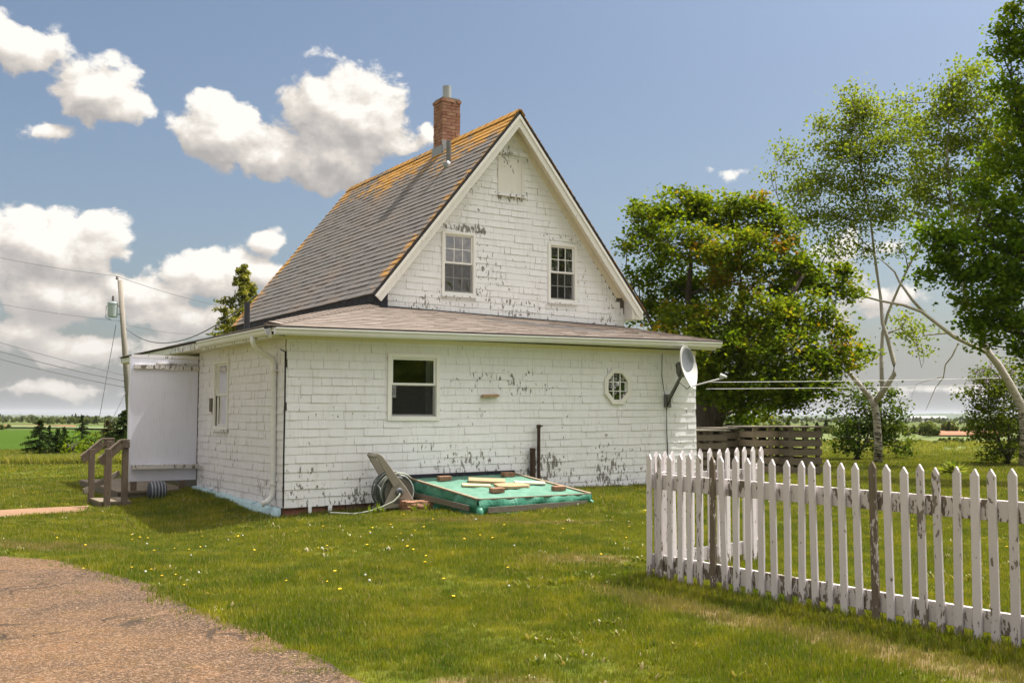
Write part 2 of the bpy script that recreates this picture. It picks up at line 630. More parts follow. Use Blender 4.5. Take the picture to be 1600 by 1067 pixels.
# paler, browner shingles of the low roof
m, g, b = material('low_shingle')
p = hcoord(g)
gran = g.noise(p, 120., 2., .6)
tabn = g.noise(g.vmul(p, (1.4, 3.5, 1.)), 2.2, 5., .65)
c = g.ramp(tabn, [(.2, (.100, .084, .074)), (.5, (.160, .134, .118)), (.8, (.225, .192, .170))])
c = g.mix(g.mul(gran, .5), c, (.30, .25, .21))
finish(g, b, c, .92, g.bump(gran, .004, .7), .2)

# window glass: mirror-like at a slant, else see-through
m = bpy.data.materials.new('window_glass')
m.use_nodes = True
MATS['window_glass'] = m
nt = m.node_tree
nt.nodes.clear()
g = G(nt)
fr = g.n('Fresnel', {'IOR': 1.62})
wav = g.bump(g.noise(g.pos(), 2.2, 2., .5), .02, .35)
gl = g.n('BsdfGlossy', {'Color': (1, 1, 1, 1), 'Roughness': .015, 'Normal': wav})
tr = g.n('BsdfTransparent', {'Color': (.72, .75, .74, 1)})
mx = g.n('MixShader', {0: g.m('MULTIPLY_ADD', fr, 2.0, .20, True), 1: tr, 2: gl})
out = nt.nodes.new('ShaderNodeOutputMaterial')
nt.links.new(mx, out.inputs[0])
m = bpy.data.materials.new('insect_screen')
m.use_nodes = True
MATS['insect_screen'] = m
nt = m.node_tree
nt.nodes.clear()
g = G(nt)
df = g.n('BsdfDiffuse', {'Color': (.05, .05, .05, 1)})
tr = g.n('BsdfTransparent', {'Color': (1, 1, 1, 1)})
mx = g.n('MixShader', {0: .45, 1: tr, 2: df})
out = nt.nodes.new('ShaderNodeOutputMaterial')
nt.links.new(mx, out.inputs[0])

# green tarpaulin
m, g, b = material('tarp')
p = hcoord(g)
x, y, z = g.xyz(p)
wr = g.noise(g.vmul(p, (1, 1, .45)), 5.5, 4., .6, .6)
dirt = g.noise(p, 3., 5., .65)
c = g.mix(g.sstep(dirt, .35, .75), (.03, .19, .12), (.07, .26, .175))
finish(g, b, c, .45, g.bump(wr, .05, .6), .5)
m, g, b = material('tarp_faded')
p = hcoord(g)
wr = g.noise(p, 4.5, 4., .6, .5)
c = g.mix(g.sstep(g.noise(p, 2., 5., .65), .3, .75), (.070, .19, .135), (.130, .27, .200))
c = g.mix(g.mul(g.sstep(g.noise(p, 5., 6., .7), .52, .72), .5), c, (.13, .17, .12))
finish(g, b, c, .5, g.bump(wr, .025, .5), .45)


# bark of the birches
m, g, b = material('birch_bark')
p = g.pos()
f = g.noise(g.vmul(p, (2, 2, 9)), 3., 4., .65)
lo = g.sstep(g.xyz(p)[2], 2.6, .6)
dark = g.sstep(g.add(f, g.mul(lo, .14)), .60, .70)
c = g.mix(dark, g.mix(g.noise(p, 9., 3.), (.30, .27, .235), (.47, .43, .385)), (.06, .05, .042))
finish(g, b, c, .8, g.bump(f, .02, .6))


def leaf_mat(name, cols, trans=.46):
    """Leaves: tone by leaf, light shining through."""
    m = bpy.data.materials.new(name)
    m.use_nodes = True
    MATS[name] = m
    nt = m.node_tree
    nt.nodes.clear()
    g = G(nt)
    t = g.attr('tint')
    c = g.ramp(t, cols)
    d = g.n('BsdfDiffuse', {'Color': c})
    tc = g.mix(1., c, (1.7, 1.6, .5), 'MULTIPLY')
    tl = g.n('BsdfTranslucent', {'Color': tc})
    s1 = g.n('MixShader', {0: trans, 1: d, 2: tl})
    out = nt.nodes.new('ShaderNodeOutputMaterial')
    nt.links.new(s1, out.inputs[0])


leaf_mat('maple_leaf', [(0, (.045, .085, .009)), (.4, (.100, .150, .012)), (.66, (.172, .208, .017)), (.82, (.24, .185, .020)), (1, (.26, .125, .022))])
leaf_mat('maple_leaf_b', [(0, (.045, .090, .008)), (.45, (.090, .16, .012)), (.8, (.155, .215, .016)), (1, (.23, .23, .02))])
leaf_mat('birch_leaf', [(0, (.080, .125, .016)), (.5, (.140, .195, .026)), (1, (.23, .26, .05))])
leaf_mat('shrub_leaf', [(0, (.026, .052, .010)), (.5, (.060, .098, .014)), (1, (.12, .155, .022))], .4)
leaf_mat('lilac_leaf', [(0, (.035, .062, .012)), (.5, (.080, .115, .018)), (1, (.15, .17, .03))], .42)
leaf_mat('spruce_needle', [(0, (.012, .026, .010)), (.5, (.028, .048, .014)), (1, (.060, .080, .018))], .15)
leaf_mat('pine_needle', [(0, (.09, .11, .02)), (.5, (.18, .19, .035)), (1, (.30, .27, .06))], .2)
leaf_mat('brown_needle', [(0, (.035, .035, .016)), (.5, (.062, .056, .024)), (1, (.10, .085, .03))], .2)
leaf_mat('far_leaf', [(0, (.035, .055, .018)), (.5, (.085, .11, .03)), (1, (.14, .155, .04))], .3)
leaf_mat('hosta_leaf', [(0, (.10, .16, .02)), (.6, (.22, .27, .05)), (1, (.42, .42, .14))], .3)


# lawn, fields: colour by place
def lawn_color(g, p):
    big = g.noise(p, .45, 4., .6)
    mid = g.noise(p, 1.7, 5., .66)
    c = g.mix(g.sstep(big, .3, .7), (.064, .098, .005), (.118, .140, .008))
    c = g.mix(g.sstep(mid, .42, .68), c, (.170, .176, .015))
    c = g.mix(g.mul(g.sstep(g.noise(g.vadd(p, (3., 9., 0.)), 2.6, 4., .65), .56, .70), .8), c, (.052, .088, .008))
    return c


def dry_mask(g, p):
    x, y, z = g.xyz(p)
    # worn strip in front of the fence, thin patches near the drive
    u = g.add(g.mul(g.sub(x, 1.208), .829), g.mul(g.sub(y, 9.239), .5597))
    strip = g.mul(g.sstep(u, -1.25, -.75), g.sstep(u, -.35, -.55))
    inl = g.mul(g.sstep(x, .1, 1.), g.sstep(y, 10., 9.))
    k = g.mul(strip, inl)
    for (a, b_, ra, rb) in [(.55, 10.6, .75, .5), (-.15, 5.75, .5, .28), (.35, 5.6, .45, .16), (-.75, 14.1, 1.3, .25), (.2, 13.8, 1.6, .2), (-5.4, 12., 1.6, .5)]:
        dx, dy = g.m('MULTIPLY_ADD', x, 1 / ra, -a / ra), g.m('MULTIPLY_ADD', y, 1 / rb, -b_ / rb)
        k = g.m('MAXIMUM', k, g.sstep(g.m('SQRT', g.add(g.mul(dx, dx), g.mul(dy, dy))), 1.5, .3))
    nz = g.noise(p, 3.4, 5., .7)
    return g.sstep(g.add(g.mul(k, .55), g.mul(g.sub(nz, .5), 1.1)), .22, .62)


m, g, b = material('ground')
p = g.pos()
x, y, z = g.xyz(p)
c = lawn_color(g, p)
thatch = g.noise(p, 26., 4., .7)
c = g.mix(g.sstep(thatch, .38, .7), g.mix(.5, c, (.045, .042, .014)), c)
dm = dry_mask(g, p)
c = g.mix(g.mul(dm, .85), c, g.mix(g.noise(p, 14., 4., .6), (.15, .098, .050), (.24, .165, .085)))
wob = g.mul(g.sub(g.noise(p, .35, 3.), .5), 3.)
# crop field on the left, weedy field on the right, both beyond the mown edge
leftf = g.mul(g.sstep(g.add(g.sub(y, g.mul(x, -.02)), wob), 29.5, 31.), g.sstep(x, -2., -5.))
rightf = g.mul(g.sstep(g.add(y, wob), 37., 40.), g.sstep(x, -5., -2.))
crop = g.mix(g.noise(g.vmul(p, (1, .4, 1)), .25, 4., .6), (.028, .064, .002), (.048, .086, .003))
weed = g.mix(g.sstep(g.noise(g.vmul(p, (1, .5, 1)), .9, 5., .7), .35, .65), (.075, .110, .028), (.165, .185, .080))
c = g.mix(leftf, c, crop)
c = g.mix(rightf, c, weed)
dist = g.n('VectorMath', {0: p}, out=1, operation='LENGTH')
far = g.sstep(g.add(dist, g.mul(wob, 2.)), 95., 115.)
fn = g.noise(g.vmul(p, (1, .35, 1)), .012, 4., .6)
c = g.mix(far, c, g.ramp(fn, [(.3, (.040, .066, .016)), (.5, (.085, .10, .028)), (.62, (.055, .080, .018)), (.8, (.16, .10, .062))]))
finish(g, b, c, .95, g.bump(g.noise(p, 45., 4., .7), .03, .7), .1)

leaf_cols = None
m = bpy.data.materials.new('grass_blade')
m.use_nodes = True
MATS['grass_blade'] = m
nt = m.node_tree
nt.nodes.clear()
g = G(nt)
p = g.pos()
c = lawn_color(g, p)
rn = g.rnd()
c = g.mix(1., c, g.ramp(rn, [(0, (.95, 1.05, .9)), (.5, (1.35, 1.3, 1.1)), (1, (1.9, 1.6, 1.5))]), 'MULTIPLY')
t = g.attr('tint')
c = g.mix(g.sstep(t, .86, .92), c, (.30, .23, .10))
c = g.mix(g.mul(dry_mask(g, p), .6), c, (.24, .185, .085))
d = g.n('BsdfDiffuse', {'Color': c})
tl = g.n('BsdfTranslucent', {'Color': g.mix(1., c, (1.3, 1.35, .6), 'MULTIPLY')})
s1 = g.n('MixShader', {0: .35, 1: d, 2: tl})
gl = g.n('BsdfGlossy', {'Color': (1, 1, 1, 1), 'Roughness': .4})
mx = g.n('MixShader', {0: .03, 1: s1, 2: gl})
out = nt.nodes.new('ShaderNodeOutputMaterial')
nt.links.new(mx, out.inputs[0])
leaf_mat('tall_blade', [(0, (.085, .12, .016)), (.5, (.15, .175, .034)), (1, (.30, .27, .11))], .4)

# the old drive: worn asphalt and red grit
m, g, b = material('drive')
p = g.pos()
big = g.noise(p, .55, 4., .6)
mid = g.noise(p, 3.0, 5., .65)
vo = g.voro(p, 95.)
vc = g.voro(p, 95., out=1)
c = g.mix(g.sstep(big, .38, .62), (.060, .040, .025), (.136, .076, .034))
c = g.mix(g.sstep(mid, .42, .70), c, (.108, .064, .037))
c = g.mix(g.sstep(g.noise(p, 1.1, 4., .7), .56, .68), c, (.165, .088, .042))
c = g.mix(g.sstep(g.noise(g.vadd(p, (7., 3., 0.)), 1.7, 5., .7), .60, .76), c, (.092, .064, .047))
spk = g.xyz(vc)[0]
c = g.mix(g.mul(g.sstep(spk, .55, .95), .7), c, (.30, .20, .135))
c = g.mix(g.mul(g.sstep(spk, .32, .05), .75), c, (.050, .043, .038))
crk = g.sstep(g.n('TexVoronoi', {'Vector': g.vadd(p, g.vmul(g.noise(p, 1.6, 5., .7, out=1), (.9, .9, 0))), 'Scale': .75}, feature='DISTANCE_TO_EDGE'), .022, .004)
crk = g.mul(crk, g.sstep(g.noise(p, 1.6, 3.), .48, .62))
c = g.mix(g.mul(crk, .8), c, (.045, .035, .028))
h = g.add(g.add(g.mul(vo, -.8), g.mul(mid, .5)), g.mul(crk, -1.5))
finish(g, b, c, .95, g.bump(h, .012, .9), .15)

m, g, b = material('path_slab')
p = g.pos()
c = g.mix(g.noise(p, 2.5, 6., .7), (.17, .098, .058), (.29, .18, .11))
finish(g, b, c, .9, g.bump(g.noise(p, 30., 4., .6), .006, .7), .2)
m, g, b = material('red_soil')
p = g.pos()
c = g.mix(g.noise(g.vmul(p, (1, .3, 1)), .08, 5., .65), (.20, .095, .055), (.31, .165, .10))
finish(g, b, c, .95, None, .1)
plain('far_field', (.10, .135, .05), .95, .15, .02)
m, g, b = material('far_woods')
p = g.pos()
c = g.mix(g.noise(p, .02, 6., .7), (.035, .055, .03), (.085, .11, .045))
finish(g, b, c, .95, g.bump(g.noise(p, .12, 4., .7), 4., .8), .1)


# ================================================================ THE GROUND
def make_ground():
    nr, na = 380, 360
    radii = 3. * (7000 / 3.) ** (np.arange(nr) / (nr - 1))
    radii = np.concatenate([[1.5], radii])
    an = np.arange(na) * 2 * pi / na
    Rr, A = np.meshgrid(radii, an, indexing='ij')
    X, Y = Rr * np.sin(A), Rr * np.cos(A)
    V = np.stack([X, Y, ground_z(X, Y)], -1).reshape(-1, 3)
    V = np.vstack([V, [[0, 0, gz(0, 0)]]])
    i, k = np.meshgrid(np.arange(len(radii) - 1), np.arange(na), indexing='ij')
    k2 = (k + 1) % na
    quads = np.stack([i * na + k, i * na + k2, (i + 1) * na + k2, (i + 1) * na + k], -1).reshape(-1, 4)[:, ::-1]
    me = np_mesh('ground', V, quads, 'ground', smooth=True)
    c = len(V) - 1
    import bmesh
    bm = bmesh.new()
    bm.from_mesh(me)
    bm.verts.ensure_lookup_table()
    for q in range(na):
        bm.faces.new((bm.verts[c], bm.verts[(q + 1) % na], bm.verts[q]))
    bmesh.ops.recalc_face_normals(bm, faces=bm.faces)
    bm.to_mesh(me)
    bm.free()
    link('ground', me, kind='structure')


make_ground()


def inside(poly, X, Y):
    X, Y = np.asarray(X), np.asarray(Y)
    r = np.zeros(X.shape, bool)
    n = len(poly)
    for i in range(n):
        x0, y0 = poly[i]
        x1, y1 = poly[(i + 1) % n]
        if y0 == y1:
            continue
        r ^= ((y0 > Y) != (y1 > Y)) & (X < (x1 - x0) * (Y - y0) / (y1 - y0) + x0)
    return r


def draped(name, poly, mat, lift, step, jitter=0., **pr):
    """A sheet over the ground: a grid cut to the outline, lying `lift` above the ground."""
    P = np.array(poly)
    x0, y0 = P.min(0)
    x1, y1 = P.max(0)
    mb = MB()
    import bmesh
    bm = bmesh.new()
    # rim points, roughened
    rim = []
    n = len(poly)
    for i in range(n):
        a, b_ = Vector(poly[i]), Vector(poly[(i + 1) % n])
        k = max(1, int((b_ - a).length / step))
        for q in range(k):
            t = a.lerp(b_, q / k)
            rim.append((t.x + random.uniform(-1, 1) * jitter, t.y + random.uniform(-1, 1) * jitter))
    vs = [bm.verts.new((x, y, 0)) for x, y in rim]
    f = bm.faces.new(vs)
    # cut by grid lines so that it follows the ground
    for ax, lo, hi in ((0, x0, x1), (1, y0, y1)):
        q = lo + step * 2
        while q < hi:
            co, no = [0, 0, 0], [0, 0, 0]
            co[ax], no[ax] = q, 1
            bmesh.ops.bisect_plane(bm, geom=bm.verts[:] + bm.edges[:] + bm.faces[:], plane_co=co, plane_no=no)
            q += step * 2
    bmesh.ops.triangulate(bm, faces=bm.faces[:])
    for v in bm.verts:
        v.co.z = gz(v.co.x, v.co.y) + lift
    bmesh.ops.recalc_face_normals(bm, faces=bm.faces[:])
    if sum(f.normal.z for f in bm.faces) < 0:
        bmesh.ops.reverse_faces(bm, faces=bm.faces[:])
    me = bpy.data.meshes.new(name)
    bm.to_mesh(me)
    bm.free()
    me.materials.append(MATS[mat])
    return link(name, me, **pr)


DRIVE = [(-13, 11.6), (-8, 11.4), (-5.2, 11.05), (-4.45, 10.75), (-3.7, 9.95), (-3.15, 9.25), (-2.56, 8.36), (-2.1, 7.75), (-1.56, 7.0), (-1.1, 6.3),
         (-.72, 5.78), (-.35, 5.2), (-.1, 4.5), (.1, 3.), (.2, 0.), (.2, -8), (-13, -8)]
draped('driveway', DRIVE, 'drive', .012, .22, .05, kind='structure')
PATH = [tuple(H2W(*q)[:2]) for q in [(-2.2, 2.65), (-1.95, 3.62), (-3.3, 3.3), (-9., 2.6), (-9., 1.6), (-3.45, 2.2)]]
draped('path', PATH, 'path_slab', .022, .35, .015, kind='structure')
draped('field', [(31, 80), (37, 80), (54, 118), (44, 118)], 'red_soil', .10, 4, .3, kind='structure')
draped('field', [(13, 56.3), (33, 57), (34, 60), (13, 59)], 'red_soil', .03, 3, .3, kind='structure')
draped('field', [(-62, 128), (-55, 128), (-71, 168), (-79, 168)], 'red_soil', .12, 5, .3, kind='structure')
draped('field', [(-59, 140), (-57, 140), (-66, 162), (-70, 162)], 'red_soil', .2, 4, .2, kind='structure')
draped('field', [(-52, 110), (-38, 110), (-52, 150), (-70, 150)], 'far_field', .14, 5, kind='structure')


# ================================================================ THE HOUSE
L = 7.6                    # length of the low front
WT, GY = 2.565, 2.17       # top of the low walls; plane of the gable
MX0, MX1 = 2.40, 7.66      # the tall part
RX, RZ, ROOF_Y0, ROOF_Y1 = 5.05, 7.03, 1.87, 9.95
TAN = 1.235
SL = sqrt(1 + TAN * TAN)


def wall_bottom(x):
    return .105 + .0175 * x


def rect_minus(r, h):
    """Rectangles left of r = (x0, x1, z0, z1) when h is cut out."""
    x0, x1, z0, z1 = r
    a0, a1, b0, b1 = h
    if a1 <= x0 or a0 >= x1 or b1 <= z0 or b0 >= z1:
        return [r]
    out = []
    if a0 > x0:
        out.append((x0, a0, z0, z1))
    if a1 < x1:
        out.append((a1, x1, z0, z1))
    m0, m1 = max(a0, x0), min(a1, x1)
    if b0 > z0:
        out.append((m0, m1, z0, b0))
    if b1 < z1:
        out.append((m0, m1, b1, z1))
    return out


def wall_board(x0, x1, zf0, zf1, holes, fn, thick, mb, nx=14):
    """A wall of boards with openings. fn(s, out, z) gives the house coordinates."""
    xs = sorted(set([x0, x1] + [h for q in holes for h in q[:2] if x0 < h < x1]))
    for i in range(len(xs) - 1):
        a, b_ = xs[i], xs[i + 1]
        mid = (a + b_) / 2
        spans = [(None, None)]
        hz = sorted((q[2], q[3]) for q in holes if q[0] <= mid <= q[1])
        merged = []
        for z0, z1 in hz:
            if merged and z0 <= merged[-1][1]:
                merged[-1] = (merged[-1][0], max(z1, merged[-1][1]))
            else:
                merged.append((z0, z1))
        lo = [None]
        segs = []
        cur = None
        for z0, z1 in merged:
            segs.append((cur, z0))
            cur = z1
        segs.append((cur, None))
        for s0, s1 in segs:
            za0, zb0 = (zf0(a), zf0(b_)) if s0 is None else (s0, s0)
            za1, zb1 = (zf1(a), zf1(b_)) if s1 is None else (s1, s1)
            if za1 - za0 < 1e-4 and zb1 - zb0 < 1e-4:
                continue
            mb.hexa([fn(a, 0, za0), fn(b_, 0, zb0), fn(b_, -thick, zb0), fn(a, -thick, za0),
                     fn(a, 0, za1), fn(b_, 0, zb1), fn(b_, -thick, zb1), fn(a, -thick, za1)])


front = lambda s, o, z: (s, -o, z)
sidew = lambda s, o, z: (-o, s, z)
gablew = lambda s, o, z: (s, GY - o, z)

# openings (x0, x1, z0, z1)
BIGW = (1.64, 2.39, 1.39, 2.275)
SIDEW = (2.76, 3.50, 1.22, 2.26)
GWIN = [(3.655, 4.235, 3.60, 4.645), (5.915, 6.465, 3.60, 4.625)]
OCT = (5.85, 1.90)
ocx, ocz = OCT
OCTH = [(ocx - .215, ocx + .215, ocz - .085, ocz + .085), (ocx - .155, ocx + .155, ocz - .155, ocz + .155), (ocx - .085, ocx + .085, ocz - .215, ocz + .215)]

mb = MB()
wall_board(0, L, lambda s: wall_bottom(s) - .02, lambda s: WT + .035, [BIGW] + OCTH, front, .12, mb)
FRONT = mb.build('front_wall', ['sheathing'], HOUSE)
mb = MB()
wall_board(.125, 9.6, lambda s: .10, lambda s: WT - .02, [SIDEW], sidew, .12, mb)
SIDE = mb.build('side_wall', ['sheathing'], HOUSE)


def gable_top(x):
    return RZ - .12 - abs(x - RX) * TAN


def gable_foot(x):
    return 3.275 - .026 * (x - 2.4)


mb = MB()
hs = GWIN
xs = sorted(set([MX0, RX, MX1] + [h for q in hs for h in q[:2]]))
for i in range(len(xs) - 1):
    a, b_ = xs[i], xs[i + 1]
    hh = [q for q in hs if q[0] <= (a + b_) / 2 <= q[1]]
    for s0, s1 in ([(None, hh[0][2]), (hh[0][3], None)] if hh else [(None, None)]):
        za0, zb0 = (2.9, 2.9) if s0 is None else (s0, s0)
        za1, zb1 = (gable_top(a), gable_top(b_)) if s1 is None else (s1, s1)
        mb.hexa([gablew(a, 0, za0), gablew(b_, 0, zb0), gablew(b_, -.12, zb0), gablew(a, -.12, za0),
                 gablew(a, 0, za1), gablew(b_, 0, zb1), gablew(b_, -.12, zb1), gablew(a, -.12, za1)])
GABLE = mb.build('gable_wall', ['sheathing'], HOUSE)

# the hidden walls that close the house
mb = MB()
mb.box(MX0, MX0 + .1, GY + .125, 9.8, 2.7, 3.60)
mb.box(MX1 - .1, MX1, GY + .125, 9.8, 0, 3.60)
mb.hexa([(.13, 9.61, .1), (MX0, 9.61, .1), (MX0, 9.7, .1), (.13, 9.7, .1), (.13, 9.61, 2.62), (MX0, 9.61, 3.1), (MX0, 9.7, 3.1), (.13, 9.7, 2.62)])
mb.box(MX0 + .001, MX1 - .105, 9.61, 9.7, 0.1, 3.2)
mb.box(L - .1, L, .125, GY + .12, .1, WT)
y = 9.72
mb.prism([(MX0, y, 3.2), (MX1 - .105, y, 3.2), (MX1 - .105, y, 3.6), (RX, y, RZ - .15), (MX0, y, 3.6)], (0, .08, 0))
mb.build('rear_wall', ['gable_paint'], HOUSE)
mb = MB()
mb.box(.13, L - .12, 2.6, 2.62, .1, 2.5)
mb.box(.13, L - .12, .125, 9.5, .08, .1)
mb.box(MX0 + .11, MX1 - .11, GY + .13, 9.5, 3.05, 3.08)
mb.build('room', ['room_dark'], HOUSE)

# ---- wooden wall shingles
SHV = []      # shared unit shingles (1 wide, 1 high)
for k in range(4):
    q = MB()
    t0, t1 = .004, .0095 + .0025 * k
    q.hexa([(0, -t1, 0), (1, -t1 * random.uniform(.8, 1.15), 0), (1, -.0005, 0), (0, -.0005, 0),
            (0, -t0, 1), (1, -t0, 1), (1, -.0005, 1), (0, -.0005, 1)])
    q.mi[0] = 1
    q.mi[3] = q.mi[5] = 1
    SHV.append(q)


def shingle_courses(s0f, s1f, nrow, zlo, zhi, holes, seed, exact=None):
    """Rectangles (x0, x1, z0, z1, tilt) of all shingles of a wall."""
    rs = random.Random(seed)
    out = []
    for j in range(nrow):
        zc = zlo(0) + (zhi(0) - zlo(0)) * (j + .5) / nrow
        a, b_ = s0f(zc), s1f(zc)
        x = a - rs.uniform(0, .2)
        wave = rs.uniform(0, 6.28)
        while x < b_:
            wd = rs.choice([.10, .13, .16, .19, .22, .26, .32, .40])
            x0, x1 = max(a, x), min(b_, x + wd)
            gap = rs.choice([0., 0., 0., .0006, .0015, .0045])
            x += wd
            if x1 - x0 < .025:
                continue
            xm = (x0 + x1) / 2
            f0, f1 = j / nrow, (j + 1) / nrow
            dz = .004 * sin(xm * 1.7 + wave) + rs.uniform(-.0025, .0025)
            z0 = zlo(xm) + (zhi(xm) - zlo(xm)) * f0 + (dz if j else dz - .004)
            z1 = zlo(xm) + (zhi(xm) - zlo(xm)) * f1 + .012
            z1 = min(z1, zhi(xm))
            rects = [(x0 + gap / 2, x1 - gap / 2, z0, z1)]
            for h in holes:
                rects = [q for r_ in rects for q in rect_minus(r_, h)]
            for r_ in rects:
                if r_[1] - r_[0] > .012 and r_[3] - r_[2] > .012:
                    out.append((*r_, rs.randrange(4), rs.uniform(-1, 1)))
    return out


def shingle_stuff(name, rects, fn, mats, parent):
    mb = MB()
    for (x0, x1, z0, z1, k, tl) in rects:
        u = SHV[k]
        pts = []
        for (ux, uy, uz) in u.v:
            o = -uy + (.0035 * tl * (ux - .5) if uz == 0 and uy < -.001 else 0)
            pts.append(fn(x0 + ux * (x1 - x0), o + .001, z0 + uz * (z1 - z0)))
        i = len(mb.v)
        mb.v += pts
        mb.f += [tuple(i + q for q in f) for f in u.f]
        mb.mi += u.mi
    return mb.build(name, mats, parent, kind='stuff')


def grow(h, d):
    return (h[0] - d, h[1] + d, h[2] - d, h[3] + d)


octh = [grow(h, .045) for h in OCTH]
front_rects = shingle_courses(lambda z: .0, lambda z: L, 20, wall_bottom, lambda x: WT, [grow(BIGW, .035)] + octh, 3)
# the 300 that show largest (nearest the corner) are pieces of their own
front_rects.sort(key=lambda r_: -(r_[1] - r_[0]) * (r_[3] - r_[2]) / ((16.2 + .52 * r_[0]) ** 2))
unit = []
for k, q in enumerate(SHV):
    me = q.mesh('wall_shingle', ['wall_paint', 'shingle_edge'])
    unit.append(me)
for (x0, x1, z0, z1, k, tl) in front_rects[:300]:
    link('wall_shingle', unit[k], FRONT, (x0, -.001, z0), (0, 0, 0), (x1 - x0, 1, z1 - z0))
shingle_stuff('wall_shingles', front_rects[300:], front, ['wall_paint', 'shingle_edge'], FRONT)

side_rects = shingle_courses(lambda z: .0, lambda z: 4.56, 20, lambda s: .105 - .004 * s, lambda s: WT - .06, [grow(SIDEW, .035)], 4)
shingle_stuff('wall_shingles', side_rects, sidew, ['side_paint', 'shingle_edge'], SIDE)

gv = (4.80, 5.30, 5.50, 6.19)
gab_rects = shingle_courses(lambda z: max(MX0, RX - (RZ - .2 - z) / TAN), lambda z: min(MX1, RX + (RZ - .2 - z) / TAN), 31, gable_foot, lambda x: 6.86,
                            [grow(h, .03) for h in GWIN] + [gv, (4.73, 5.37, 6.24, 6.31)], 5)
shingle_stuff('wall_shingles', gab_rects, gablew, ['gable_paint', 'shingle_edge'], GABLE)


# ---- windows
def window(fn, h, rows, mid, parent, trim=.055, screen=False, curtain=None, sill=True, trim_mat='vinyl_white', cols=3, out=0.):
    """Double-hung window: trim, frame, two sashes with panes and grilles."""
    x0, x1, z0, z1 = h
    mb = MB()
    t = trim

    def bx(m_, a, b_, o0, o1, c, d):
        m_.hexa([fn(a, o1, c), fn(b_, o1, c), fn(b_, o0, c), fn(a, o0, c), fn(a, o1, d), fn(b_, o1, d), fn(b_, o0, d), fn(a, o0, d)])
    o1 = .034 + out
    bx(mb, x0 - t, x0, -.03, o1, z0 - t, z1 + t)
    bx(mb, x1, x1 + t, -.03, o1, z0 - t, z1 + t)
    bx(mb, x0, x1, -.03, o1 - .002, z1, z1 + t)
    bx(mb, x0, x1, -.03, o1 - .002, z0 - t, z0)
    win = mb.build('window', [trim_mat], parent, bevel=.004)
    if sill:
        mb = MB()
        bx(mb, x0 - t - .015, x1 + t + .015, .0, .06 + out, z0 - t - .032, z0 - t - .002)
        mb.build('sill', ['flaky_paint'], win)
    zm = z0 + (z1 - z0) * mid
    fw = .032
    for name, a, b_, off in (('sash', z0, zm + .01, -.022), ('sash', zm - .01, z1, -.002)):
        mb = MB()
        bx(mb, x0 + .001, x0 + fw, off - .02, off, a, b_)
        bx(mb, x1 - fw, x1 - .001, off - .02, off, a, b_)
        bx(mb, x0 + fw, x1 - fw, off - .02, off - .001, a, a + fw)
        bx(mb, x0 + fw, x1 - fw, off - .02, off - .001, b_ - fw, b_)
        mb.build('sash', ['vinyl_white'], win)
        gx0, gx1, gz0, gz1 = x0 + fw, x1 - fw, a + fw, b_ - fw
        if rows:
            mb = MB()
            for c in range(1, cols):
                xx = gx0 + (gx1 - gx0) * c / cols
                bx(mb, xx - .007, xx + .007, off - .014, off - .003, gz0, gz1)
            for c in range(1, rows):
                zz = gz0 + (gz1 - gz0) * c / rows
                bx(mb, gx0, gx1, off - .0135, off - .0035, zz - .007, zz + .007)
            mb.build('grille', ['grille_white'], win)
        nr, nc = max(1, rows), cols if rows else 1
        for r_ in range(nr):
            for c in range(nc):
                mb = MB()
                a0, a1 = gx0 + (gx1 - gx0) * c / nc, gx0 + (gx1 - gx0) * (c + 1) / nc
                b0, b1 = gz0 + (gz1 - gz0) * r_ / nr, gz0 + (gz1 - gz0) * (r_ + 1) / nr
                mb.face([fn(a0, off - .012, b0), fn(a1, off - .012, b0), fn(a1, off - .012, b1), fn(a0, off - .012, b1)])
                mb.build('pane', ['window_glass'], win, recalc=False)
    if screen:
        mb = MB()
        mb.face([fn(x0 + .01, -.004, z0 + .01), fn(x1 - .01, -.004, z0 + .01), fn(x1 - .01, -.004, zm - .012), fn(x0 + .01, -.004, zm - .012)])
        mb.build('screen', ['insect_screen'], win, recalc=False)
    for (a, b_, c, d) in (curtain or []):
        mb = MB()
        n = max(4, int((b_ - a) / .03))
        for q in range(n):
            s0, s1 = a + (b_ - a) * q / n, a + (b_ - a) * (q + 1) / n
            w0, w1 = -.10 - .02 * (q % 2), -.10 - .02 * ((q + 1) % 2)
            mb.face([fn(s0, w0, c), fn(s1, w1, c), fn(s1, w1, d), fn(s0, w0, d)])
        mb.build('curtain', ['curtain'], win, recalc=False)
    return win


wb = window(front, BIGW, 0, .545, HOUSE, .066, curtain=[(2.27, 2.44, 1.38, 2.28)], sill=False, screen=True)
mb = MB()
for zz in (1.70, 1.765, 1.83):
    mb.box(1.678, 1.735, .0235, .0265, zz - .028, zz + .028)
mb.box(1.695, 1.712, .0225, .0232, 1.755, 1.775, 1)
mb.build('sticker', ['sticker_white', 'sticker_blue'], wb)
window(sidew, SIDEW, 0, .5, HOUSE, .055, curtain=[(2.70, 3.12, 1.2, 2.28), (3.28, 3.56, 1.2, 2.28)], trim_mat='trim_paint')
window(gablew, GWIN[0], 2, .505, HOUSE, .055, screen=True)
window(gablew, GWIN[1], 2, .505, HOUSE, .055, screen=True, curtain=[(6.36, 6.50, 3.6, 4.62)])

# octagonal window
mb = MB()


def octa(r_, o):
    return [front(ocx + r_ * cos(R(22.5 + 45 * k)), o, ocz + r_ * sin(R(22.5 + 45 * k)) * 1.08) for k in range(8)]


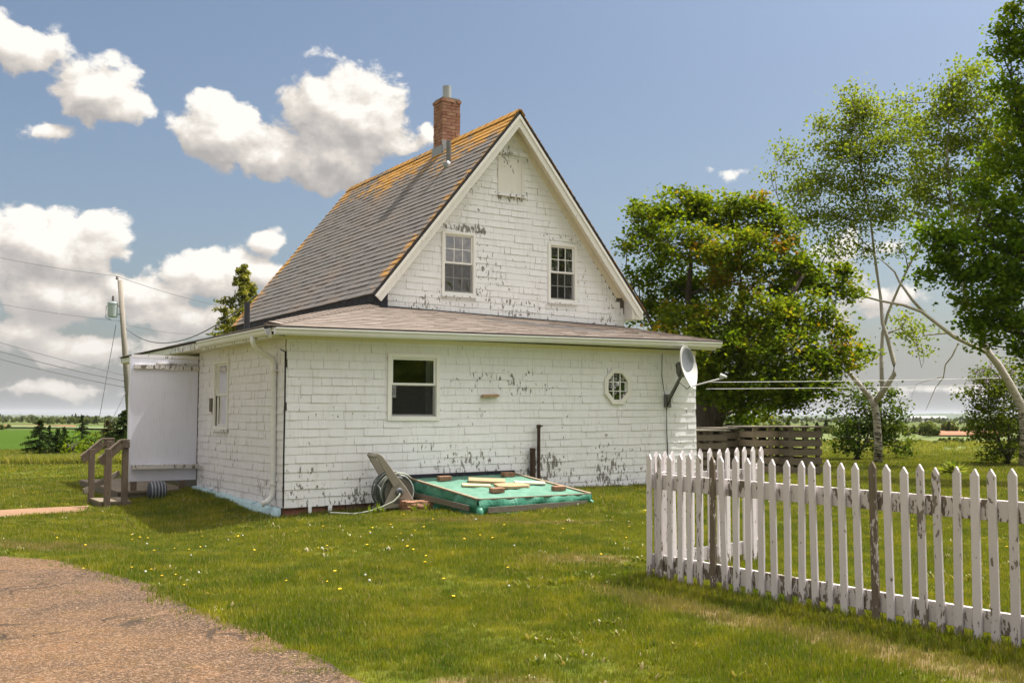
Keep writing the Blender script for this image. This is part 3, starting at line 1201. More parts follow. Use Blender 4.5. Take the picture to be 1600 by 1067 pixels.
A, B, Ci, D = octa(.305, .0), octa(.300, .045), octa(.225, .045), octa(.222, -.06)
for k in range(8):
    k2 = (k + 1) % 8
    mb.face([A[k], A[k2], B[k2], B[k]])
    mb.face([B[k], B[k2], Ci[k2], Ci[k]])
    mb.face([Ci[k], Ci[k2], D[k2], D[k]])
ow = mb.build('octagonal_window', ['trim_paint'], HOUSE)
mb = MB()
for q in (-.072, .072):
    mb.box(ocx + q - .007, ocx + q + .007, -.008, .004, ocz - .225, ocz + .225)
    mb.box(ocx - .215, ocx + .215, -.0075, .0035, ocz + q * 1.08 - .007, ocz + q * 1.08 + .007)
mb.build('grille', ['grille_white'], ow)
mb = MB()
mb.face(octa(.223, -.006)[::-1])
mb.build('pane', ['window_glass'], ow, recalc=False)

# boarded opening high in the gable, with its head and sill
mb = MB()
mb.hexa([gablew(4.80, .018, 5.50), gablew(5.30, .018, 5.50), gablew(5.30, 0, 5.50), gablew(4.80, 0, 5.50),
         gablew(4.80, .018, 6.185), gablew(5.30, .018, 6.185), gablew(5.30, 0, 6.185), gablew(4.80, 0, 6.185)])
vb = mb.build('boarded_opening', ['rake_paint'], HOUSE)
mb = MB()
mb.box(4.72, 5.38, GY - .05, GY - .001, 6.235, 6.31)
mb.build('head_board', ['flaky_paint'], vb)
mb = MB()
mb.box(4.74, 5.36, GY - .075, GY - .001, 5.455, 5.497)
mb.build('sill', ['flaky_paint'], vb)
for xx in (4.785, 5.3):
    mb = MB()
    mb.box(xx - .03, xx + .03, GY - .028, GY - .001, 5.5, 6.19)
    mb.build('trim_board', ['rake_paint'], vb)


# ---- steep roof
def slope(y, t, o=0., sgn=-1):
    """A point of the steep roof: t metres down from the ridge, o metres above its boards."""
    return (RX + sgn * (t / SL + o * TAN / SL), y, RZ - t * TAN / SL + o / SL)


TL = 2.895 * SL
mb = MB()
for sg in (-1, 1):
    p = [slope(ROOF_Y0, .0, -.05, sg), slope(ROOF_Y0, TL, -.05, sg), slope(ROOF_Y1, TL, -.05, sg), slope(ROOF_Y1, .0, -.05, sg),
         slope(ROOF_Y0, .0, .0, sg), slope(ROOF_Y0, TL, .0, sg), slope(ROOF_Y1, TL, .0, sg), slope(ROOF_Y1, .0, .0, sg)]
    mb.hexa(p)
ROOF = mb.build('roof', ['drip_edge'], HOUSE)

NCR = 33
tabs = []
rs = random.Random(9)
ex = TL / NCR
for j in range(NCR):
    off = (j % 2) * .15 + rs.uniform(-.02, .02)
    yy = ROOF_Y0 - .015 - off
    while yy < ROOF_Y1 + .015:
        a, b_ = max(ROOF_Y0 - .015, yy), min(ROOF_Y1 + .015, yy + .305)
        yy += .305
        if b_ - a > .03:
            tabs.append((a, b_, j, rs.uniform(.013, .022), rs.uniform(-.004, .004), rs.uniform(-.004, .004)))


def tab_mesh(mb, a, b_, j, th, s1, s2, sg):
    t0, t1 = j * ex - .02, (j + 1) * ex + .012
    t0 = max(t0, -.01)
    lo, up = th, .004
    mb.hexa([slope(a, t0, .001, sg), slope(a, t1 + s1, .001, sg), slope(b_ - .004, t1 + s2, .001, sg), slope(b_ - .004, t0, .001, sg),
             slope(a, t0, up, sg), slope(a, t1 + s1, lo, sg), slope(b_ - .004, t1 + s2, lo, sg), slope(b_ - .004, t0, up, sg)])


tabs.sort(key=lambda q: (q[0] - ROOF_Y0) + .35 * q[2] * ex)
for q in tabs[:300]:
    mb = MB()
    tab_mesh(mb, *q, -1)
    mb.build('roof_shingle', ['roof_shingle'], ROOF)
mb = MB()
for q in tabs[300:]:
    tab_mesh(mb, *q, -1)
for j in range(NCR):
    tab_mesh(mb, ROOF_Y0 - .015, ROOF_Y1 + .015, j, .016, 0, 0, 1)
mb.build('roof_shingles', ['roof_shingle'], ROOF, kind='stuff')
# ridge caps
q = ROOF_Y0 - .02
while q < ROOF_Y1:
    mb = MB()
    e = min(.30, ROOF_Y1 - q)
    for sg in (-1, 1):
        a = [slope(q, .0, .024, sg), slope(q, .15, .024, sg), slope(q + e, .15, .014, sg), slope(q + e, .0, .014, sg)]
        c = [slope(q, .0, .034, sg), slope(q, .15, .032, sg), slope(q + e, .15, .022, sg), slope(q + e, .0, .024, sg)]
        mb.hexa(a + c)
    mb.build('ridge_cap', ['roof_shingle'], ROOF)
    q += .29

# rake boards, soffits of the gable overhang, eave returns
mb = MB()
for sg in (-1, 1):
    a, c = slope(ROOF_Y0, .0, -.052, sg), slope(ROOF_Y0, TL, -.052, sg)
    a2, c2 = slope(ROOF_Y0, .0, -.20, sg), slope(ROOF_Y0, TL, -.20, sg)
    a2 = (RX, a2[1], RZ - .20 * SL)
    a = (RX, a[1], RZ - .052 * SL)
    mb.hexa([a, c, c2, a2, *[(p[0], p[1] + .03, p[2]) for p in (a, c, c2, a2)]])
    mb.hexa([slope(ROOF_Y0 - .02, 0.0, -.052, sg)] * 0 + [(RX, ROOF_Y0 - .018, RZ - .053 * SL), tuple(np.array(slope(ROOF_Y0, TL, -.053, sg)) - [0, .018, 0]),
             tuple(np.array(slope(ROOF_Y0, TL, -.10, sg)) - [0, .018, 0]), (RX, ROOF_Y0 - .018, RZ - .10 * SL),
             (RX, ROOF_Y0 - .001, RZ - .053 * SL), tuple(np.array(slope(ROOF_Y0, TL, -.053, sg)) - [0, .001, 0]),
             tuple(np.array(slope(ROOF_Y0, TL, -.10, sg)) - [0, .001, 0]), (RX, ROOF_Y0 - .001, RZ - .10 * SL)])
mb.build('rake_board', ['rake_paint'], ROOF)
mb = MB()
for sg in (-1, 1):
    a, c = slope(ROOF_Y0 + .031, .16, -.10, sg), slope(ROOF_Y0 + .031, TL - .02, -.10, sg)
    d, e = slope(GY - .002, TL - .02, -.10, sg), slope(GY - .002, .16, -.10, sg)
    up = [slope(p[1], t, -.085, sg) for p, t in ((a, .16), (c, TL - .02), (d, TL - .02), (e, .16))]
    mb.hexa([a, c, d, e] + up)
    # frieze board against the wall
    a, c = slope(GY - .022, .25, -.105, sg), slope(GY - .022, TL - .42, -.105, sg)
    a2, c2 = slope(GY - .022, .25, -.21, sg), slope(GY - .022, TL - .50, -.21, sg)
    mb.hexa([a, c, c2, a2, *[(p[0], GY - .001, p[2]) for p in (a, c, c2, a2)]])
mb.build('rake_soffit', ['soffit_bounce_paint'], ROOF)
mb = MB()
# boxed eaves
ez = RZ - 2.895 * TAN
sg, xi = 1, MX1
xo = RX + sg * 2.88
mb.prism([(xi, ROOF_Y0 + .032, ez - .17), (xo, ROOF_Y0 + .032, ez - .17), (xo, ROOF_Y0 + .032, ez - .02), (xi, ROOF_Y0 + .032, ez + abs(xo - xi) * TAN - .10)], (0, ROOF_Y1 - ROOF_Y0 - .1, 0))
mb.build('boxed_eave', ['rake_paint'], ROOF)

# dark shingled band between the two roofs
mb = MB()
BX = MX0 - .19
mb.box(BX - .012, BX - .001, ROOF_Y0 + .05, 9.7, 2.95, 3.44)
mb.box(BX - .001, MX0 + .05, ROOF_Y0 + .05, ROOF_Y0 + .06, 2.95, 3.5)
band = mb.build('dark_band', ['black_felt'], HOUSE)
yy, k = ROOF_Y0 + .045, 0
while yy < 9.5:
    wd = rs.choice([.28, .3, .32, .9])
    mb = MB()
    for za, zb in ((3.0, 3.30), (3.302, 3.435)):
        o = .034 if za < 3.2 else .044
        mb.hexa([(BX - o, yy, za), (BX - .013, yy, za), (BX - .013, yy + wd - .014, za), (BX - o, yy + wd - .014, za),
                 (BX - o + .01, yy, zb), (BX - .013, yy, zb), (BX - .013, yy + wd - .014, zb), (BX - o + .01, yy + wd - .014, zb)])
    mb.build('felt_panel', ['black_felt'], band)
    yy += wd
mb = MB()
mb.beam((MX0 - .02, GY - .02, gable_foot(MX0) - .01), (MX1, GY - .02, gable_foot(MX1) - .01), .03, .05)
mb.build('flashing', ['black_felt'], HOUSE)


# ---- low roof round two sides
def ez_(x):
    return 2.645 + .010 * (x + .3)


EAVE = -.36
RXE = 7.88


def low_front(x, v, o=0.):
    """v = 0 at the front eave, 1 at the gable."""
    lx = EAVE + (MX0 - EAVE) * v
    rx = RXE + (MX1 - RXE) * v
    xx = lx + (rx - lx) * x
    z = ez_(xx) * (1 - v) + gable_foot(xx) * v
    return (xx, EAVE + (GY - EAVE) * v, z + o)


def low_side(s, v, o=0., y1=9.7):
    yy = EAVE + (GY - EAVE) * v
    y = yy + (y1 - yy) * s
    return (EAVE + (MX0 - EAVE) * v, y, ez_(-.3) * (1 - v) + gable_foot(MX0) * v + o)


mb = MB()


def slab(fn, th, mb):
    mb.hexa([fn(0, 0, -th), fn(1, 0, -th), fn(1, 1, -th), fn(0, 1, -th), fn(0, 0), fn(1, 0), fn(1, 1), fn(0, 1)])


slab(low_front, .03, mb)
slab(lambda s, v, o=0.: low_side(s, v, o), .03, mb)
LOW = mb.build('low_roof', ['drip_edge'], HOUSE)
mb = MB()
NL = 18
for j in range(NL):
    s = -rs.uniform(0, .03)
    v0, v1 = j / NL - (.012 if j else .016), (j + 1) / NL + .004
    while s < 1.003:
        e = s + .0375
        a, b_ = max(s, -.003), min(e, 1.003)
        th = rs.uniform(.012, .019)
        if b_ - a > .004:
            mb.hexa([low_front(a, v0, .001), low_front(b_ - .0006, v0, .001), low_front(b_ - .0006, v1, .001), low_front(a, v1, .001),
                     low_front(a, v0, th), low_front(b_ - .0006, v0, th), low_front(b_ - .0006, v1, .004), low_front(a, v1, .004)])
        s = e
    fn = low_side
    s = -rs.uniform(0, .03)
    while s < 1.:
        e = s + .03
        a, b_ = max(s, 0), min(e, 1.)
        th = rs.uniform(.012, .019)
        if b_ - a > .004:
            mb.hexa([fn(a, v0, .002), fn(b_ - .0006, v0, .002), fn(b_ - .0006, v1, .002), fn(a, v1, .002),
                     fn(a, v0, th), fn(b_ - .0006, v0, th), fn(b_ - .0006, v1, .005), fn(a, v1, .005)])
        s = e
mb.build('low_shingles', ['low_shingle'], LOW, kind='stuff')
NH = 26
for k in range(NH):
    v0, v1 = k / NH - (0 if k else .01), (k + 1.5) / NH
    v1 = min(v1, 1.)
    mb = MB()
    def hp(v, side, o):
        c = Vector(low_front(0, v, .02 + o))
        d = Vector((.155, -.02, -.012)) if side > 0 else Vector((-.02, .155, -.012)) if side < 0 else Vector((0, 0, .012))
        return c + d
    for sd in (1, -1):
        mb.hexa([hp(v0, 0, .008), hp(v0, sd, .008), hp(v1, sd, -.006), hp(v1, 0, -.006),
                 hp(v0, 0, .026), hp(v0, sd, .024), hp(v1, sd, .004), hp(v1, 0, .006)])
    mb.build('hip_cap', ['low_shingle'], LOW)

# soffit, fascia, gutters
mb = MB()
mb.hexa([(-.33, -.33, WT - .002), (L + .26, -.33, WT + .045), (L + .02, -.001, WT + .045), (-.001, -.001, WT - .002),
         (-.33, -.33, WT + .02), (L + .26, -.33, WT + .07), (L + .02, -.001, WT + .07), (-.001, -.001, WT + .02)])
mb.hexa([(-.33, -.329, WT - .062), (-.001, -.001, WT - .062), (-.001, 9.6, WT - .062), (-.33, 9.68, WT - .062),
         (-.33, -.329, WT - .04), (-.001, -.001, WT - .04), (-.001, 9.6, WT - .04), (-.33, 9.68, WT - .04)])
mb.build('soffit', ['soffit_bounce_paint'], HOUSE)
mb = MB()
mb.hexa([(L + .003, -.001, WT + .046), (L + .25, -.33, WT + .046), (L + .25, -.30, WT + .046), (L + .05, GY - .04, 3.0),
         (L + .003, -.001, WT + .10), (L + .25, -.33, WT + .10), (L + .25, -.30, WT + .10), (L + .05, GY - .04, 3.08)])
mb.build('rake_soffit', ['soffit_bounce_paint'], LOW)
mb = MB()
mb.box(-.03, L, -.026, -.003, WT - .075, WT - .003)
mb.build('frieze_board', ['soffit_bounce_paint'], HOUSE)


def gutter(a, b_, outv, name):
    """K-style gutter from a to b (its top back edge)."""
    a, b_, o = Vector(a), Vector(b_), Vector(outv)
    prof = [(0, 0), (0, -.10), (.055, -.10), (.075, -.075), (.082, -.035), (.105, -.02), (.105, 0), (.097, 0), (.097, -.012), (.075, -.028), (.066, -.07), (.05, -.092), (.008, -.092), (.008, 0)]
    poly = [a + o * p[0] + Vector((0, 0, p[1])) for p in prof]
    mb = MB()
    mb.prism(poly, b_ - a)
    return mb.build(name, ['gutter_white'], HOUSE)


gt = gutter((-.30, -.335, ez_(-.3) - .03), (RXE - .02, -.335, ez_(RXE) - .025), (0, -1, 0), 'gutter')
gs = gutter((-.335, -.31, ez_(-.3) - .035), (-.335, 3.16, ez_(-.3) - .03), (-1, 0, 0), 'gutter')
mb = MB()
mb.box(-.335, -.316, -.30, 3.19, WT - .085, ez_(-.3) - .032)
mb.box(-.352, -.317, 3.195, 9.68, WT - .05, ez_(-.3) - .032)
mb.build('fascia', ['flaky_paint'], HOUSE)
mb = MB()
mb.box(-.315, L + .2, -.333, -.31, WT + .0, ez_(0) - .02)
mb.build('fascia', ['trim_paint'], HOUSE)
# downpipe with two bends
mb = MB()
mb.tube([(-.38, .32, 2.53), (-.38, .31, 2.44), (-.34, .33, 2.37), (-.20, .345, 2.29), (-.075, .355, 2.22), (-.052, .36, 2.12), (-.052, .34, 1.2), (-.05, .32, .34), (-.058, .32, .25), (-.11, .33, .18), (-.20, .36, .135)],
        .042, 10)
dsp = mb.build('downpipe', ['gutter_white'], HOUSE, smooth=True)
for zz in (2.05, .42):
    mb = MB()
    mb.box(-.100, -.003, .27, .43, zz - .008, zz + .008)
    mb.build('strap', ['gutter_white'], dsp)
mb = MB()
mb.tube([(-.015, -.018, 2.3), (-.012, -.02, 1.6), (-.016, -.02, .9), (-.012, -.018, .12)], .012, 6)
mb.tube([(-.012, .2, 2.35), (-.02, .02, 2.31), (-.015, -.018, 2.3)], .008, 6)
mb.build('cable', ['cable_black'], HOUSE)

# screen wall of the porch: narrow boards, trim, shelf and a broken strip
PY = 4.59
mb = MB()
mb.box(-1.165, -.022, PY - .012, PY + .012, .265, 2.375)
PAN = mb.build('porch_screen', ['panel_paint'], HOUSE)
n = 24
for k in range(n):
    a = -1.163 + 1.14 * k / n
    mb = MB()
    mb.box(a + .0004, a + 1.14 / n - .0004, PY - .021, PY - .0125, .262, 2.385)
    mb.build('board', ['panel_paint'], PAN)
mb = MB()
mb.box(-1.20, -1.166, PY - .03, PY + .05, .25, 2.42)
mb.build('corner_post', ['panel_paint'], PAN)
mb = MB()
mb.hexa([(-1.13, PY - .14, .475), (.0, PY - .14, .468), (.0, PY - .022, .468), (-1.13, PY - .022, .475),
         (-1.13, PY - .14, .545), (.0, PY - .14, .54), (.0, PY - .022, .54), (-1.13, PY - .022, .545)])
mb.hexa([(.001, PY - .14, .468), (-.012 + .0, PY - .45, .455), (-.04, PY - .45, .455), (-.04, PY - .141, .468),
         (.001, PY - .14, .53), (-.012, PY - .45, .52), (-.04, PY - .45, .52), (-.04, PY - .141, .53)])
mb.build('shelf', ['shelf_paint'], PAN)
mb = MB()
mb.box(-1.13, -.62, PY - .065, PY - .0215, 2.205, 2.275)
mb.box(-.60, -.02, PY - .06, PY - .0215, 2.19, 2.26)
mb.box(-.75, -.03, PY - .05, PY - .0215, 2.285, 2.31)
mb.build('broken_strip', ['shelf_paint'], PAN)
mb = MB()
mb.box(-1.16, -.02, PY - .02, PY + .06, 2.39, 2.45)
mb.build('top_rail', ['side_paint'], PAN)

# small things fixed to the walls
mb = MB()
mb.hexa([(3.17, -.10, 1.688), (3.48, -.085, 1.70), (3.48, -.013, 1.70), (3.17, -.013, 1.688),
         (3.19, -.10, 1.722), (3.475, -.085, 1.735), (3.475, -.013, 1.745), (3.2, -.013, 1.735)])
mb.build('wooden_ledge', ['tan_board'], HOUSE)
mb = MB()
mb.box(-.045, -.012, 3.62, 3.74, 1.46, 1.69)
mb.build('meter_box', ['grey_wood'], HOUSE)
mb = MB()
mb.tube([(1.1, 5.4, 2.75), (1.1, 5.4, 3.55)], .055, 12)
mb.build('vent_pipe', ['black_pipe'], HOUSE, smooth=False)

# foundation
mb = MB()
for k in range(24):
    a, b_ = k * L / 24, (k + 1) * L / 24 - .006
    o = random.uniform(0, .035)
    mb.hexa([(a, o - .0, -.3), (b_, o, -.3), (b_, .2, -.3), (a, .2, -.3),
             (a, o + .012, wall_bottom(a) - .006), (b_, o + .012, wall_bottom(b_) - .006), (b_, .2, wall_bottom(b_) - .006), (a, .2, wall_bottom(a) - .006)], random.choice([0, 0, 1]))
mb.box(.02, .3, .21, 9.6, -.3, .09, 1)
mb.build('foundation', ['sandstone', 'foundation'], HOUSE, bevel=.008)
mb = MB()
for (a, b_, z0, z1) in ((.36, .41, -.1, .11), (.66, .72, -.1, .14), (2.2, 2.26, 0, .14)):
    mb.box(a, b_, -.018, .0, z0, z1)
mb.build('batten', ['flaky_paint'], HOUSE)

# ---- chimney of single bricks
CX, CY, CS = 5.02, 4.70, .205
mb = MB()
mb.box(CX - CS + .012, CX + CS - .012, CY - CS + .012, CY + CS - .012, 6.5, 7.93)
CH = mb.build('chimney', ['mortar'], HOUSE)
bl = []
for v in range(4):
    q = MB()
    q.box(0, .198, 0, .095, 0, .060)
    bl.append(q.mesh('brick', ['chimney_brick']))
hb = []
q = MB()
q.box(0, .095, 0, .095, 0, .060)
hb.append(q.mesh('brick', ['chimney_brick']))
zz, row = 6.52, 0
while zz < 7.86:
    g2 = .018 if zz > 7.78 else 0.
    s = CS + g2
    j = lambda: random.uniform(-.003, .003)
    if row % 2 == 0:
        spots = [(-s, -s, 0), (0.004, -s, 0), (-s, s - .095, 0), (.004, s - .095, 0)]
        halves = [(-s, -.103 + .004, 0), (-s, .004, 0), (s - .095, -.1, 0), (s - .095, .004, 0)]
        longs = spots
    else:
        longs = [(-s + .099, -s, 0), (-s + .099, s - .095, 0)]
        halves = [(-s, -s, 0), (s - .095, -s, 0), (-s, s - .095, 0), (s - .095, s - .095, 0), (-s, -.103 + .004, 0), (-s, .004, 0), (s - .095, -.1, 0), (s - .095, .004, 0)]
    for (a, b_, _) in longs:
        link('brick', random.choice(bl), CH, (CX + a + j(), CY + b_ + j(), zz), (0, 0, random.uniform(-.012, .012)), (1.0, 1, 1))
    for (a, b_, _) in halves:
        link('brick', hb[0], CH, (CX + a + j(), CY + b_ + j(), zz), (0, 0, random.uniform(-.015, .015)))
    zz += .069
    row += 1
mb = MB()
mb.lathe([(.092, 7.9), (.092, 8.22), (.082, 8.22), (.082, 7.95)], 20, axis=Matrix.Translation((CX + .0, CY - .0, 0)))
mb.build('flue', ['metal_flue'], CH, smooth=False)
mb = MB()
a = slope(CY - .27, .16, .03)
mb.hexa([slope(CY - .26, .12, .02), slope(CY - .26, .36, .02), slope(CY + .26, .36, .02), slope(CY + .26, .12, .02),
         slope(CY - .26, .12, .03), slope(CY - .26, .36, .03), slope(CY + .26, .36, .03), slope(CY + .26, .12, .03)])
mb.box(CX - CS - .02, CX - CS - .004, CY - CS - .02, CY + CS + .02, 6.72, 6.92)
mb.box(CX - CS - .02, CX + .08, CY - CS - .02, CY - CS - .004, 6.72, 7.02)
mb.build('flashing', ['lead_grey'], CH)
# soil vent on the roof slope
vx, vy, vz = 4.42, 3.47, 6.22
mb = MB()
mb.lathe([(.048, vz - .15), (.048, vz + .50), (.040, vz + .50), (.040, vz + .4)], 14, axis=Matrix.Translation((vx, vy, 0)))
vp = mb.build('vent_pipe', ['dish_metal'], HOUSE, smooth=False)
mb = MB()
mb.lathe([(.10, -.03), (.085, .05), (.055, .12)], 14, axis=Matrix.Translation((vx, vy, vz - .02)) @ Matrix.Rotation(-.6, 4, 'Y'))
mb.build('flashing', ['lead_grey'], vp)


# ================================================================ THINGS BY THE HOUSE
def house_thing(name, label, cat, x, y, z, rz=0., group=None):
    return thing(name, label, cat, H2W(x, y, z), HTH + rz, group)


# ---- porch deck with step and handrails (house coordinates inside)
P0 = house_thing('porch_deck', 'low weathered wooden porch deck with a step and two sloping handrails', 'porch', 0, 0, 0)
mb = MB()
mb.box(-1.36, -.135, 4.46, 8.2, -.12, .07)
mb.build('deck_frame', ['grey_wood'], P0)
for k in range(10):
    mb = MB()
    mb.box(-1.37 + k * .124, -1.37 + k * .124 + .119, 4.42, 8.25, .072, .105 + random.uniform(0, .004))
    mb.build('deck_board', ['deck_wood'], P0)
mb = MB()
mb.box(-1.83, -1.38, 3.3, 4.2, -.16, -.005)
st = mb.build('step', ['deck_wood'], P0)
for k in range(3):
    mb = MB()
    mb.box(-1.85 + k * .158, -1.85 + k * .158 + .153, 3.28, 4.22, -.003, .028 + random.uniform(0, .003))
    mb.build('tread_board', ['deck_wood'], st)
for (x, y, z1) in ((-1.765, 3.25, .87), (-1.49, 3.30, .98), (-1.83, 4.27, .84), (-1.56, 4.27, .97)):
    mb = MB()
    mb.box(x - .045, x + .045, y - .045, y + .045, -.2, z1)
    mb.build('post', ['rail_wood'], P0, bevel=.004)
for y, xs_ in ((3.27, (-1.90, -1.57, -1.44)), (4.28, (-2.0, -1.67, -1.48))):
    mb = MB()
    zt = (.71, 1.0, 1.0) if y < 4 else (.715, 1.0, 1.0)
    mb.beam((xs_[0], y, zt[0]), (xs_[1], y, zt[1]), .10, .032, (0, 0, 1))
    mb.beam((xs_[1] - .01, y, zt[1]), (xs_[2], y, zt[2]), .10, .030, (0, 0, 1))
    mb.beam((xs_[0] + .02, y - .03, zt[0] - .07), (xs_[1] + .02, y - .03, zt[1] - .07), .035, .10, (0, 0, 1))
    mb.beam((xs_[1] + .02, y - .03, zt[1] - .07), (xs_[2], y - .03, zt[2] - .07), .035, .098, (0, 0, 1))
    mb.build('handrail', ['rail_wood'], P0, bevel=.004)
mb = MB()
mb.beam((-1.95, 4.22, .14), (-1.36, 4.40, .42), .03, .09)
mb.build('brace', ['grey_wood'], P0)
for x in (-.28, -1.1):
    mb = MB()
    mb.box(x - .045, x + .045, 4.47, 4.56, -.15, .26)
    mb.build('prop', ['rail_wood'], P0)

# round ribbed tub lying under the screen
T0 = house_thing('ribbed_tub', 'round dark ribbed tub lying on its side under the white porch screen', 'tub', -.80, 4.10, gz(*H2W(-.8, 4.1)[:2]) - .04)
Mx = Matrix.Translation((0, 0, .16)) @ Matrix.Rotation(pi / 2, 4, 'Y')
mb = MB()
mb.lathe([(.12, -.14), (.155, -.13), (.165, -.05), (.168, 0), (.165, .05), (.155, .13), (.12, .14)], 24, axis=Mx)
mb.build('shell', ['tub_rubber'], T0, smooth=True)
for zz in (-.105, -.055, .0, .055, .105):
    mb = MB()
    mb.lathe([(.150, zz - .014), (.176 - abs(zz) * .12, zz - .010), (.176 - abs(zz) * .12, zz + .010), (.150, zz + .014)], 24, axis=Mx)
    mb.build('rib', ['tub_grey'], T0, smooth=False)

# blue foam boards along the foundation of the side wall
FB = [(.02, 1.1, .10, 'pale blue foam board against the foundation, nearest the house corner'),
      (1.08, 2.3, .13, 'crumbling pale blue foam board, second from the house corner'),
      (2.28, 3.5, .17, 'pale blue foam board with a broken top, third from the house corner'),
      (3.46, 4.6, .22, 'thick pale blue foam board at the porch end of the foundation')]
for (a, b_, zt, lab) in FB:
    mb = MB()
    n = 9
    pa, pb = [], []
    for k in range(n + 1):
        y = a + (b_ - a) * k / n
        t = zt * (.9 + .25 * a / 4) + random.uniform(-.035, .025)
        o = .10 + random.uniform(-.02, .02)
        gzz = gz(*H2W(-.1, y)[:2])
        pa.append(((-o - .06, y, gzz - .08), (-.03, y, gzz - .08), (-.03, y, .08 + t * .3), (-o + .015, y, .04 + t * .45)))
    for k in range(n):
        p, q = pa[k], pa[k + 1]
        mb.hexa([p[0], p[1], q[1], q[0], p[3], p[2], q[2], q[3]])
    o = mb.build('foam_board', ['foam_blue'], None, label=lab, category='foam board', group='foam boards along the foundation')
    o.location = (HX, HY, 0)
    o.rotation_euler = (0, 0, HTH)

# ---- cellar hatch under a green tarpaulin
HB = [(1.93, -.06, .46), (3.76, -.06, .485), (3.86, -2.02, .285), (2.02, -2.0, .275)]    # BL BR FR FL of the top
C0 = house_thing('cellar_hatch', 'low sloping cellar hatch wrapped in green tarpaulin with wooden battens', 'cellar hatch', 0, 0, 0)


def hp_(u, v, o=0.):
    """u along the wall, v away from it, on the top of the hatch."""
    a, b_, c, d = map(Vector, HB)
    p = (a * (1 - u) + b_ * u) * (1 - v) + (d * (1 - u) + c * u) * v
    return p + Vector((0, -.05, 1)) * o


mb = MB()
N = 40
for i in range(N):
    for k in range(N):
        pts = []
        for (a, c) in ((i, k), (i + 1, k), (i + 1, k + 1), (i, k + 1)):
            u, v = a / N, c / N
            ed = min(1., 12 * min(u, 1 - u, v, 1 - v))
            wr = .006 * sin(7 * u + 3 * v) * sin(9 * v) + .007 * sin(17 * u + 6 * sin(5 * v)) * sin(8 * v + 3 * u) + .004 * sin(37 * v + 9 * sin(6 * u)) + .003 * sin(53 * u - 21 * v)
            pts.append(hp_(u, 1 - v, wr * ed - .012 * ed))
        mb.face(pts)
mb.build('tarp_top', ['tarp_faded'], C0, recalc=False, smooth=True)


def skirt(p0, p1, outv, name, n=44, drop=None):
    mb = MB()
    p0, p1, outv = Vector(p0), Vector(p1), Vector(outv)
    m_ = 7
    P = []
    ph = [random.uniform(0, 6) for _ in range(4)]
    for i in range(n + 1):
        u = i / n
        t = p0.lerp(p1, u)
        gr = gz(*H2W(t.x, t.y)[:2])
        row = []
        for k in range(m_ + 1):
            v = k / m_
            z = t.z + (gr - .03 - t.z) * v
            wr = .02 * sin(5 * u * pi + ph[0]) * v + .013 * sin(13 * u * pi + ph[1] + 2 * v) + .008 * sin(31 * u + ph[2] + 5 * v)
            bul = .035 * sin(v * pi * .9) - .05 * v * v + (.05 if v > .8 else 0) * max(0, sin(4 * u * pi + ph[3]))
            row.append(Vector((t.x, t.y, z)) + outv * (wr + bul + .012))
        P.append(row)
    for i in range(n):
        for k in range(m_):
            mb.face([P[i][k], P[i + 1][k], P[i + 1][k + 1], P[i][k + 1]])
    return mb.build(name, ['tarp'], C0, recalc=False, smooth=True)


skirt(HB[3], HB[2], (0, -1, 0), 'tarp_front')
skirt(HB[0], HB[3], (-1, 0, 0), 'tarp_side')
skirt(HB[2], HB[1], (1, 0, 0), 'tarp_side')
mb = MB()
mb.tube([Vector(HB[3]) + Vector((.03, .02, -.06)), Vector(HB[3]) + Vector((-.0, -.04, -.15)), Vector(HB[3]) + Vector((-.01, -.05, -.24))], [.03, .05, .055], 12, squash=.6)
mb.build('tarp_fold', ['tarp'], C0, smooth=True)
mb = MB()
mb.tube([Vector(HB[2]) + Vector((-.03, .02, -.06)), Vector(HB[2]) + Vector((.02, -.03, -.12)), Vector(HB[2]) + Vector((.03, -.04, -.19))], [.03, .045, .05], 12, squash=.6)
mb.build('tarp_fold', ['tarp'], C0, smooth=True)
for (a, c, dz, wd, hgt) in ((HB[0], HB[3], .006, .05, .022), (HB[1], HB[2], .006, .06, .022), (HB[3], HB[2], .006, .03, .014)):
    mb = MB()
    mb.beam(Vector(a) + Vector((0, 0, dz)), Vector(c) + Vector((0, 0, dz)), wd, hgt)
    mb.build('batten', ['crate_wood'], C0)
for (a, c, ov, d0, d1) in ((HB[3], HB[2], (0, -1, 0), .14, .12), (HB[0], HB[3], (-1, 0, 0), .20, .13)):
    mb = MB()
    o = Vector(ov) * .075
    s = (Vector(c) - Vector(a)) * .06
    mb.beam(Vector(a) + o + s - Vector((0, 0, d0)), Vector(c) + o - s - Vector((0, 0, d1)), .022, .075)
    mb.build('batten', ['grey_wood'], C0)
mb = MB()
mb.beam(Vector(HB[0]) + Vector((-.05, .03, .03)), Vector(HB[1]) + Vector((.02, .03, .03)), .05, .05)
mb.build('header', ['black_felt'], C0)


def slab_thing(name, label, cat, u, v, lx, ly, lz, mat, rot=0., group=None, bev=.004, poly=None):
    c = hp_(u, v, -.006)
    q = MB()
    if poly:
        q.prism([(a, b_, 0) for a, b_ in poly], (0, 0, lz))
    else:
        q.box(-lx / 2, lx / 2, -ly / 2, ly / 2, 0, lz)
    o = q.build(name, [mat], None, bevel=bev, label=label, category=cat)
    if group:
        o['group'] = group
    sl = math.atan2(HB[0][2] - HB[3][2], 1.95)
    o.matrix_world = Matrix.Translation(H2W(c.x, c.y, c.z)) @ Matrix.Rotation(HTH, 4, 'Z') @ Matrix.Rotation(sl, 4, 'X') @ Matrix.Rotation(rot, 4, 'Z')
    return o


